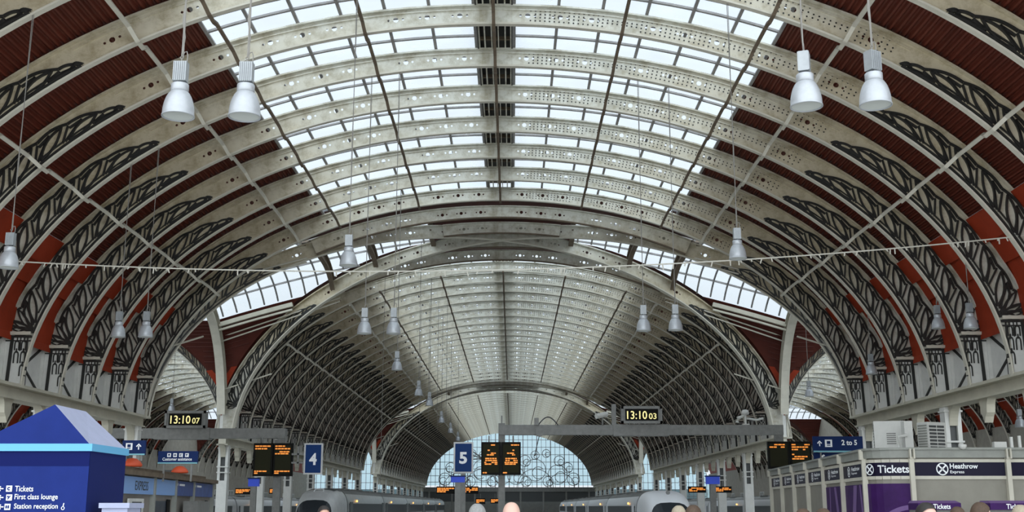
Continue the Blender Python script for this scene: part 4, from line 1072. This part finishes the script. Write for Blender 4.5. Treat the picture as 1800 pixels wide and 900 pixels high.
# lighter trim line under and over the fascia
mb = MB()
for a, b in zip(allp, allp[1:]):
    F = Frame(a, b-a); L = (b-a).length; slab(mb, F, 0, zf1, L, zf1+.08, 0, .06); slab(mb, F, 0, zf0-.09, L, zf0, 0, .05)
obj('trim_strip', mb.mesh('trim_strip', 'flange'), TO)
def fascia(a, b, fn):
    F = Frame(a, b-a); L = (b-a).length; mb = MB(); slab(mb, F, .08, zf0, L-.08, zf1, 0, .05); p = obj('fascia', mb.mesh('fascia', 'purpled'), TO)
    mb = MB(); fn(mb, F, L); obj('lettering', mb.mesh('lettering', 'signwhite'), p)
def roundel(mb, F, cx, cz, r, sx=1.):
    ring(mb, F, cx, cz, r*.82, r, 0, 2*pi, 28, .06, 0, sx)
    for s in (1, -1):
        w = .09*r; a = .58*r
        put_poly(mb, F, [(cx-sx*a-sx*w, cz-s*a+w*s), (cx-sx*a+sx*w, cz-s*a-w*s), (cx+sx*a+sx*w, cz+s*a-w*s), (cx+sx*a-sx*w, cz+s*a+w*s)], .06)
def f_side(mb, F, L): roundel(mb, F, L*.30, 2.68, .15, 1.2); put_text(mb, 'Heathrow', F, L*.42, 2.69, L*.36, .12, .06, .02); put_text(mb, 'Express', F, L*.42, 2.58, L*.24, .08, .06, .01)
for a, b in zip(path, path[1:]): fascia(a, b, f_side)
# corner fascia follows the curve with one sign
for k in range(6):
    F = Frame(cor[k], cor[k+1]-cor[k]); L = (cor[k+1]-cor[k]).length; mb = MB(); slab(mb, F, -.005, zf0, L+.005, zf1, 0, .05); obj('fascia', mb.mesh('fascia', 'purpled'), TO)
def curve_text(mb, body, s0, s1, z0, h, e=.06):
    lens_ = [(cor[k+1]-cor[k]).length for k in range(6)]; tot = sum(lens_)
    vs, fs = text_mesh(body, .02); xs = [v[0] for v in vs]; ys = [v[1] for v in vs]; ax, bx, ay, by = min(xs), max(xs), min(ys), max(ys); n = len(mb.v)
    for v in vs:
        s = (s0+(s1-s0)*(v[0]-ax)/(bx-ax))*tot; k = 0
        while k < 5 and s > lens_[k]: s -= lens_[k]; k += 1
        F = Frame(cor[k], cor[k+1]-cor[k]); mb.v.append(tuple(F.p(s, z0+(v[1]-ay)/(by-ay)*h, e)))
    for f in fs: mb.f.append(tuple(n+i for i in f)); mb.m.append(0)
mb = MB(); curve_text(mb, 'Tickets', .36, .96, 2.58, .21); FF = Frame(cor[1], cor[2]-cor[1]); roundel(mb, FF, .02, 2.68, .15, 1.)
obj('lettering', mb.mesh('lettering', 'signwhite'), TO)
xm = at(1768, 800, 31.2).x
fr1 = Vector((xm, 31.2, 0))
def f_front(mb, F, L): roundel(mb, F, at(1655, 825, 31.2).x-P2.x, 2.68, .165); put_text(mb, 'Heathrow', F, at(1668, 820, 31.2).x-P2.x, 2.69, .76, .135, .06, .025); put_text(mb, 'Express', F, at(1668, 820, 31.2).x-P2.x, 2.545, .38, .1, .06, .015)
fascia(P2, fr1, f_front); fascia(fr1, P3, lambda mb, F, L: roundel(mb, F, L*.8, 2.68, .165))
for q, F in [(p, Frame(p, (P1-P0))) for p in path]+[(P2, Frame(P2, (1, 0, 0))), (fr1, Frame(fr1, (1, 0, 0)))]:
    mb = MB(); slab(mb, F, -.06, 0, .06, 3.0, 0, .14); slab(mb, F, -.06, 2.95, -.02, H, .1, .2); slab(mb, F, .04, 2.95, .08, H, .1, .2); obj('mullion', mb.mesh('mullion', 'flange'), TO)
# posters
for k, (a, b) in enumerate(((path[4], path[5]), (path[5], path[6]))):
    F = Frame(a, b-a); L = (b-a).length; mb = MB(); slab(mb, F, .15, 0, L-.15, 2.3, 0, .04); p = obj('purple_poster', mb.mesh('purple_poster', 'purple'), TO)
    mb = MB()
    for q0, q1 in (((.25, .3), (.2, .24)), ((.5, .6), (.75, .9))) if k == 0 else (((.45, .6), (.15, .3)), ((.7, .76), (.85, .95))):
        put_poly(mb, F, [(L*q1[0], .0), (L*q1[1], .0), (L*q0[1], 2.28), (L*q0[0], 2.28)], .045)
    obj('lilac_stripe', mb.mesh('lilac_stripe', 'purplel'), p)
mb = MB()
for k in range(6):
    F = Frame(cor[k], cor[k+1]-cor[k]); L = (cor[k+1]-cor[k]).length; slab(mb, F, -.005, 0, L+.005, 2.3, 0, .04)
p = obj('purple_poster', mb.mesh('purple_poster', 'purple'), TO)
mb = MB()
lens_ = [(cor[k+1]-cor[k]).length for k in range(6)]; tot = sum(lens_)
def cpt(s, z, e=.047):
    s *= tot; k = 0
    while k < 5 and s > lens_[k]: s -= lens_[k]; k += 1
    return Frame(cor[k], cor[k+1]-cor[k]).p(s, z, e)
for i in range(20):
    t, u = i/20*pi*.5, (i+1)/20*pi*.5
    mb.quad(*[cpt(max(0, 1.0-r*cos(a)*.9), .9+r*sin(a)) for r, a in ((.72, t), (.84, t), (.84, u), (.72, u))])
obj('lilac_swoosh', mb.mesh('lilac_swoosh', 'purplel'), p)
# ticket machines in front
for k, (pa, pb_, py) in enumerate(((1612, 1684, 880), (1738, 1815, 880))):
    a, b = at(pa, py, 28.5), at(pb_, py, 28.5); w = b.x-a.x
    m_ = thing('ticket_machine', 'purple ticket machine before the office, %s' % ('beside the rounded corner' if k == 0 else 'at the frame edge'), 'machine', (a.x, 28.5, 0), 'purple ticket machines'); F = Frame((0, 0, 0), (1, 0, 0)); z = a.z
    mb = MB(); mb.box((0, 0, 0), (w, .6, z-.16)); obj('cabinet', mb.mesh('cabinet', 'grey'), m_)
    mb = MB(); mb.box((-.02, -.12, z-.22), (w+.02, .6, z-.06)); h = obj('header', mb.mesh('header', 'purple'), m_)
    mb = MB(); mb.hexa([(-.02, -.12, z-.06), (w+.02, -.12, z-.06), (w+.02, .6, z-.06), (-.02, .6, z-.06), (.03, .1, z), (w-.03, .1, z), (w-.03, .6, z), (.03, .6, z)]); obj('hood', mb.mesh('hood', 'purplel'), m_)
    mb = MB(); put_text(mb, 'Tickets', Frame((0, -.12, 0), (1, 0, 0)), w*.34, z-.2, w*.42, .12, .01, .02); obj('lettering', mb.mesh('lettering', 'signwhite'), h)
    mb = MB(); mb.box((w*.15, -.02, 1.0), (w*.85, 0, 1.45)); obj('screen', mb.mesh('screen', 'screenblk'), m_)
# dome lamp under the cornice, alarm box
p = at(1690, 790, 31.1); mb = MB(); mb.lathe([(0, -.09), (.07, -.07), (.11, 0), (.1, .05), (0, .06)], (0, 0, 0), 16)
tag(mb.build('dome_light', 'acwhite', None, True, (p.x, 31.0, 3.28)), 'small white dome on the ticket office cornice', 'lamp')
p = at(1759, 784, 31.6); mb = MB(); mb.box((-.17, 0, 0), (.17, .15, .18)); tag(mb.build('junction_box', 'acwhite', None, False, (p.x, 31.6, 3.25)), 'small white box on the ticket office roof edge', 'box')
# air conditioners
def aircon(px0, px1, py0, D, label, fan, rz):
    a, b = at(px0, py0, D), at(px1, py0, D); w = ((b.x-a.x)-.42*abs(sin(rz)))/cos(rz); h = a.z-H
    u = thing('air_conditioner', label, 'air conditioner', ((a.x+b.x)/2, D, H), None, rz)
    mb = MB(); mb.box((-w/2, 0, .06), (w/2, .42, h)); obj('casing', mb.mesh('casing', 'acwhite'), u)
    mb = MB()
    for s in (-1, 1): mb.box((s*w*.35-.04, .05, 0), (s*w*.35+.04, .4, .07))
    obj('foot', mb.mesh('foot', 'grey'), u)
    mb = MB()
    if fan:
        for i in range(2):
            for j in range(7): mb.box((-w*.42+i*w*.44, -.015, .14+j*(h-.2)/7), (-w*.42+i*w*.44+w*.38, .0, .14+(j+.62)*(h-.2)/7))
    else:
        for j in range(6): mb.box((-w*.1, -.012, .3+j*.06), (w*.2, 0, .33+j*.06))
    obj('grille', mb.mesh('grille', 'darkgrey' if fan else 'grey'), u)
    mb = MB()
    for j in range(10): mb.box((-w/2-.01, .04, .1+j*(h-.15)/10), (-w/2, .38, .1+(j+.6)*(h-.15)/10))
    obj('side_louvre', mb.mesh('side_louvre', 'cornice'), u)
aircon(1534, 1590, 740, 34.5, 'white air conditioner on the ticket office roof nearer its rounded corner', False, -.25)
aircon(1621, 1670, 742, 34.0, 'white air conditioner with dark grille against the big column', True, .45)
for k, (px, py) in enumerate(((1777, 768), (1791, 766))):
    p = at(px, py, 34); mb = MB(); mb.tube([(p.x, 34, H), (p.x, 34, p.z)], .05, 8); tag(mb.build('roof_pipe', 'acwhite'), 'short white pipe on the ticket office roof, %s' % ('inner of two', 'outer of two')[k], 'pipe', 'white roof pipes')
mb = MB(); p = at(1596, 740, 33.5); mb.box((p.x-.12, 33.5, H), (p.x+.12, 33.8, p.z)); mb.tube([(p.x-.35, 33.4, H+.1), (p.x-.35, 33.4, H+.45), (p.x-.1, 33.4, H+.5)], .05, 8)
tag(mb.build('cable_riser', 'acwhite'), 'white duct with a pipe standing between the two air conditioners', 'duct')

# ------------------------------------------------------------------ trains
def train(x, y, ztop, label, hood, face, roof, side, n_coach=4, badge=0, side_s=1):
    t = thing('train', label, 'train', (x, y, 0)); Hh = ztop
    def sec(w, zb_, zt, yy, n=20):
        out = []
        for i in range(n+1):
            a = pi*i/n; cx = cos(a); sx = sin(a)
            px = w*(abs(cx)**.55)*(1 if cx >= 0 else -1); pz = zb_+(zt-zb_)*(.62+.38*sx**.8) if sx > .02 else zb_+(zt-zb_)*.62
            out.append((px, yy, pz))
        return [(w*.96, yy, zb_)]+out+[(-w*.96, yy, zb_)]
    def loft(name, secs, fn, mats):
        mb = MB(); n = len(secs[0]); b = 0
        for s in secs: mb.v += s
        for i in range(len(secs)-1):
            for j in range(n-1):
                mb.f.append((i*n+j, i*n+j+1, (i+1)*n+j+1, (i+1)*n+j))
                q = [Vector(secs[i][j]), Vector(secs[i+1][j+1])]; c = (q[0]+q[1])/2; mb.m.append(fn(c, i))
        mb.f.append(tuple(range(n))); mb.m.append(0)
        return obj(name, mb.mesh(name, mats, True), t)
    S = [sec(.75, -.3, Hh*.40, 0), sec(1.05, -.6, Hh*.55, .25), sec(1.2, -.75, Hh*.72, .8), sec(1.3, -.8, Hh*.88, 1.6), sec(1.36, -.8, Hh*.965, 2.5), sec(1.4, -.8, Hh, 3.6), sec(1.4, -.8, Hh, 5.0)]
    def fn(c, i): return 1 if c.z < Hh*.93 else 0
    loft('cab', S, fn, [hood, face])
    # windscreen, laid just over the cab slope
    mb = MB()
    def cabpt(u, v):    # u -1..1 across, v 0..1 up
        i = .15+v*1.9; k = int(i); f = i-k; A_, B_ = S[k], S[min(k+1, len(S)-1)]; a = (.5-u*.36)*20+1; j = int(a); g = a-j
        p = Vector(A_[j]).lerp(Vector(A_[j+1]), g).lerp(Vector(B_[j]).lerp(Vector(B_[j+1]), g), f); return p+Vector((0, -.05, .03))
    for i in range(10):
        for j in range(8):
            mb.quad(*[cabpt(-1+2*(i+a)/10, (j+b)/8*(1-.25*abs(-1+2*(i+a)/10)**2)) for a, b in ((0, 0), (1, 0), (1, 1), (0, 1))])
    obj('windscreen', mb.mesh('windscreen', 'winglass', True), t)
    mb = MB()
    if badge == 1:
        q = S[4]; c = Vector((.0, 1.75, Hh*.925)); mb.lathe([(0, .02), (.12, .02), (.12, 0)], (0, 0, 0), 20); o = obj('badge', mb.mesh('badge', 'grey'), t); o.location = (.05, 1.95, Hh*.945); o.rotation_euler = (radians(62), 0, 0)
    else:
        mb.path([(-.3, 2.0, Hh*.925), (-.26, 2.35, Hh*.975), (.26, 2.35, Hh*.975), (.3, 2.0, Hh*.925)], .06, .05); obj('badge', mb.mesh('badge', 'trainwh'), t)
    yy = 5.0
    for c in range(n_coach):
        L = 22.0; y0 = yy+.35; y1 = yy+L
        def fn2(c_, i): return 1 if c_.z > Hh*.90 else 0
        co = loft('coach', [sec(1.4, -.8, Hh, y0), sec(1.4, -.8, Hh, y1)], fn2, [side, roof])
        for s in (-1, 1):
            mb = MB(); mb.box((s*1.385, y0+.6, Hh*.40), (s*1.41, y1-.6, Hh*.665)); w = obj('window_band', mb.mesh('window_band', 'winglass'), co)
            mb = MB()
            for k in range(2): mb.box((s*1.39, y0+1+k*(L-3), -.6), (s*1.43, y0+2.2+k*(L-3), Hh*.70))
            obj('door_leaf', mb.mesh('door_leaf', hood), co)
            mb = MB(); mb.box((s*1.4, y0+4+c, Hh*.70), (s*1.47, y0+4.25+c, Hh*.75)); obj('marker_lamp', mb.mesh('marker_lamp', 'amber'), co)
        mb = MB(); mb.box((-1.0, y0-.4, -.5), (1.0, y0+.05, Hh*.85)); obj('gangway', mb.mesh('gangway', 'darkgrey'), co)
        for k in range(3):
            mb = MB(); mb.box((-.8, y0+2+k*7, Hh-.06), (.8, y0+5+k*7, Hh+.05)); obj('roof_pod', mb.mesh('roof_pod', roof), co)
        yy += L
    return t
p1 = at(565, 858, 74); p2 = at(1168, 862, 66)
train(p1.x, 71, p1.z, 'dark green and silver train with rounded cab standing by the platform four sign', 'traingr', 'trainsil', 'trainrf', 'trainsil', 5, 0)
train(p2.x, 63, p2.z, 'white nosed train with grey roundel badge standing by the ticket office', 'trainwh', 'trainwh', 'trainrf', 'trainwh', 5, 1)
p3 = at(1350, 884, 88)
train(24.0, 82, 2.6, 'pale train in the side span beside the ticket office', 'trainwh', 'trainwh', 'trainrf', 'trainwh', 3, 1)
train(-25.0, 75, 2.6, 'pale train in the side span behind the shop', 'trainwh', 'trainwh', 'trainrf', 'trainwh', 3, 1)

# ------------------------------------------------------------------ people
def head_parts():
    """head (with nose, ears, brow, chin) around the origin, facing -Y, 0.24 m tall"""
    mb = MB(); nu, nv = 24, 18
    for i in range(nv+1):
        ph = pi*i/nv
        for j in range(nu):
            th = 2*pi*j/nu; x, y, z = sin(ph)*cos(th), sin(ph)*sin(th), cos(ph)
            X, Y, Z = (abs(x)**.85)*(1 if x > 0 else -1)*.080, y*.098, (abs(z)**.9)*(1 if z > 0 else -1)*.119
            if z < -.1: k = 1+.35*(z+.1); X *= k; Y = Y*(1+.12*(z+.1)) if y < 0 else Y*(1+.55*(z+.1))
            if y < 0 and abs(x) < .3:
                Y -= .026*math.exp(-((z+.22)/.17)**2)*math.exp(-(x/.13)**2)       # nose
                Y -= .006*math.exp(-((z+.55)/.10)**2)                            # lips
                Y -= .012*math.exp(-((z+.85)/.14)**2)*math.exp(-(x/.25)**2)       # chin
            if y < 0: Y += .010*math.exp(-((z-.02)/.10)**2)*math.exp(-((abs(x)-.38)/.15)**2)
            mb.v.append((X, Y, Z))
    for i in range(nv):
        for j in range(nu):
            mb.f.append((i*nu+j, (i+1)*nu+j, (i+1)*nu+(j+1) % nu, i*nu+(j+1) % nu)); mb.m.append(0)
    for s in (-1, 1):      # ears and eyes
        b = len(mb.v)
        for i in range(7):
            ph = pi*i/6
            for j in range(10):
                th = 2*pi*j/10; mb.v.append((s*.078+.012*sin(ph)*cos(th), .012+.02*sin(ph)*sin(th), -.005+.034*cos(ph)))
        for i in range(6):
            for j in range(10): mb.f.append((b+i*10+j, b+(i+1)*10+j, b+(i+1)*10+(j+1) % 10, b+i*10+(j+1) % 10)); mb.m.append(0)
        b = len(mb.v)
        for i in range(7):
            ph = pi*i/6
            for j in range(10):
                th = 2*pi*j/10; mb.v.append((s*.030+.013*sin(ph)*cos(th), -.079+.008*sin(ph)*sin(th), .004+.008*cos(ph)))
        for i in range(6):
            for j in range(10): mb.f.append((b+i*10+j, b+(i+1)*10+j, b+(i+1)*10+(j+1) % 10, b+i*10+(j+1) % 10)); mb.m.append(1)
    return mb
def hair_mesh(mt, long=False):
    mb = MB(); nu, nv = 24, 10; lim = 2.05 if long else 1.75
    for i in range(nv+1):
        for j in range(nu):
            th = 2*pi*j/nu; front = max(0, -sin(th)); ph = (lim-(lim-.95)*front**.7)*i/nv
            x, y, z = sin(ph)*cos(th), sin(ph)*sin(th), cos(ph); w = 1.09+.02*math.sin(7*th)*math.sin(5*ph)
            mb.v.append(((abs(x)**.85)*(1 if x > 0 else -1)*.081*w, y*.100*w+.004, (abs(z)**.9)*(1 if z > 0 else -1)*.121*w))
    for i in range(nv):
        for j in range(nu): mb.f.append((i*nu+j, (i+1)*nu+j, (i+1)*nu+(j+1) % nu, i*nu+(j+1) % nu)); mb.m.append(0)
    return mb.mesh('hair', mt, True)
def skin_body():
    J = [(0, 0, .98, .13, .10), (0, 0, 1.14, .125, .095), (0, -.01, 1.34, .15, .105), (0, 0, 1.46, .09, .075), (0, 0, 1.54, .052, .055), (0, -.005, 1.60, .055, .06)]
    E = [(i, i+1) for i in range(5)]
    def add(p, par): J.append(p); E.append((par, len(J)-1)); return len(J)-1
    for s in (-1, 1):
        h = add((s*.09, 0, .90, .09, .09), 0); k = add((s*.10, -.01, .50, .058, .062), h); a = add((s*.10, .02, .10, .038, .042), k); add((s*.12, -.15, .035, .042, .03), a)
        sh = add((s*.165, 0, 1.42, .06, .06), 2); el = add((s*.235, .03, 1.13, .042, .042), sh); wr = add((s*.245, -.04, .89, .027, .03), el); pl = add((s*.245, -.06, .82, .03, .022), wr)
        for q, (dy, L) in enumerate(((-.03, .075), (-.01, .088), (.01, .08), (.03, .062))):
            f = add((s*.245, -.06+dy, .775, .009, .009), pl); f2 = add((s*.235, -.062+dy, .775-L*.5, .0085, .0085), f); add((s*.222, -.062+dy, .775-L, .0075, .0075), f2)
        t = add((s*.225, -.095, .835, .011, .011), pl); add((s*.215, -.115, .79, .009, .009), t)
    me = bpy.data.meshes.new('person'); me.from_pydata([j[:3] for j in J], E, []); o = bpy.data.objects.new('person', me); COL.objects.link(o)
    o.modifiers.new('Skin', 'SKIN')
    try:
        for i, j in enumerate(J): me.skin_vertices[0].data[i].radius = (j[3], j[4])
        me.skin_vertices[0].data[0].use_root = True
    except Exception: pass
    o.modifiers.new('Sub', 'SUBSURF').levels = 1; o.modifiers['Sub'].render_levels = 1
    dg = bpy.context.evaluated_depsgraph_get(); dg.update(); m2 = bpy.data.meshes.new_from_object(o.evaluated_get(dg))
    vs = [tuple(v.co) for v in m2.vertices]; fs = [tuple(p.vertices) for p in m2.polygons]
    bpy.data.objects.remove(o); bpy.data.meshes.remove(me); bpy.data.meshes.remove(m2)
    return vs, fs
BV, BF = skin_body(); HD = head_parts()
def person(px, pytop, D, label, hair, coat, skin, face=pi, long=False):
    top = at(px, pytop, D); sc = top.z/1.752
    mb = MB(); mb.v = list(BV); mb.f = list(BF)
    for f in BF:
        c = [sum(BV[i][k] for i in f)/len(f) for k in range(3)]
        mb.m.append(0 if (c[2] > 1.50 or (c[2] < .885 and abs(c[0]) > .195)) else (1 if c[2] > .93 else 2))
    n = len(mb.v); mb.v += [(x, y-.012, z+1.63) for x, y, z in HD.v]; mb.f += [tuple(n+i for i in f) for f in HD.f]; mb.m += [0 if m == 0 else 3 for m in HD.m]
    o = mb.build('person', [skin, coat, 'coat', 'eye'], None, True, (top.x, D, 0)); o.scale = (sc, sc, sc); o.rotation_euler = (0, 0, face)
    tag(o, label, 'person', 'passengers on the concourse')
    if hair: h = obj('hair', hair_mesh(hair, long), o); h.location = (0, -.012, 1.63)
    return o
person(899, 882, 10.4, 'bald person seen from behind at the bottom centre beside the gantry post', None, 'coat2', 'skinp')
person(839, 887, 11.0, 'grey-haired person beside the bald one under the platform five sign', 'hairg', 'coat2', 'skinp')
person(569, 890, 15.5, 'dark-haired person before the dark green train cab', 'haird', 'coat', 'skin', 0.4)
person(1193, 890, 13.0, 'fair-haired person before the white train nose', 'hairl', 'coat2', 'skinp')
person(1218, 889, 12.5, 'brown-haired person right beside the fair-haired one by the white train', 'hairb', 'coat3', 'skinp', 2.6)
person(1411, 895.5, 11.0, 'brown-haired person before the beige office side panels', 'hairb', 'coat', 'skinp', 2.8, True)
person(1447, 895, 11.5, 'reddish brown-haired person before the purple poster', 'hairb', 'coat3', 'skinp', 3.3)
person(1626, 885, 10.3, 'dark-haired person facing out before the first purple ticket machine', 'haird', 'coat', 'skinp', .25)
person(1682, 892, 13.0, 'brown-haired person beside the first purple ticket machine', 'hairb', 'coat2', 'skinp', 2.5)
person(1721, 884, 12.0, 'short brown-haired person between the two ticket machines', 'hairb', 'coat2', 'skinp', 1.9)
person(1793, 889, 11.0, 'fair-haired person before the second ticket machine', 'hairl', 'coat', 'skinp', 2.7)

# ------------------------------------------------------------------ camera, sky, light
cam = bpy.data.cameras.new('camera'); co = bpy.data.objects.new('camera', cam); COL.objects.link(co)
co.location = (CAMX, 0, EYE); co.rotation_euler = (pi/2+PITCH, 0, 0); cam.sensor_width = 36; cam.lens = 40; cam.clip_end = 1000; cam.clip_start = .1
scn.camera = co
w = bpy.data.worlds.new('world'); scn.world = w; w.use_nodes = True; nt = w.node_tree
bg = nt.nodes['Background']; tc = nt.nodes.new('ShaderNodeTexCoord'); sp = nt.nodes.new('ShaderNodeSeparateXYZ'); rp = nt.nodes.new('ShaderNodeValToRGB'); nz = nt.nodes.new('ShaderNodeTexNoise'); mx = nt.nodes.new('ShaderNodeMix')
nt.links.new(tc.outputs['Generated'], sp.inputs[0]); nt.links.new(sp.outputs['Z'], rp.inputs[0])
rp.color_ramp.elements[0].position = 0; rp.color_ramp.elements[0].color = (.86, .92, .97, 1); rp.color_ramp.elements[1].position = 1; rp.color_ramp.elements[1].color = (.80, .89, 1, 1)
nz.inputs['Scale'].default_value = 3; nz.inputs['Detail'].default_value = 5; nt.links.new(tc.outputs['Generated'], nz.inputs['Vector'])
mx.data_type = 'RGBA'; mx.inputs['B'].default_value = (.90, .96, 1, 1); nt.links.new(nz.outputs['Fac'], mx.inputs['Factor']); nt.links.new(rp.outputs[0], mx.inputs['A']); nt.links.new(mx.outputs['Result'], bg.inputs[0])
mr = nt.nodes.new('ShaderNodeMapRange'); nt.links.new(sp.outputs['Y'], mr.inputs[0]); mr.inputs[1].default_value = .1; mr.inputs[2].default_value = -.8; mr.inputs[3].default_value = 2.35; mr.inputs[4].default_value = 7.5  # extra sky strength behind the camera, added as fill on the rib fronts
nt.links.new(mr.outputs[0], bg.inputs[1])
scn.view_settings.view_transform = 'Standard'
scn.view_settings.look = 'None'
scn.view_settings.exposure = -1.25
scn.cycles.max_bounces = 8; scn.cycles.diffuse_bounces = 5; scn.cycles.transparent_max_bounces = 16; scn.cycles.sample_clamp_indirect = 8
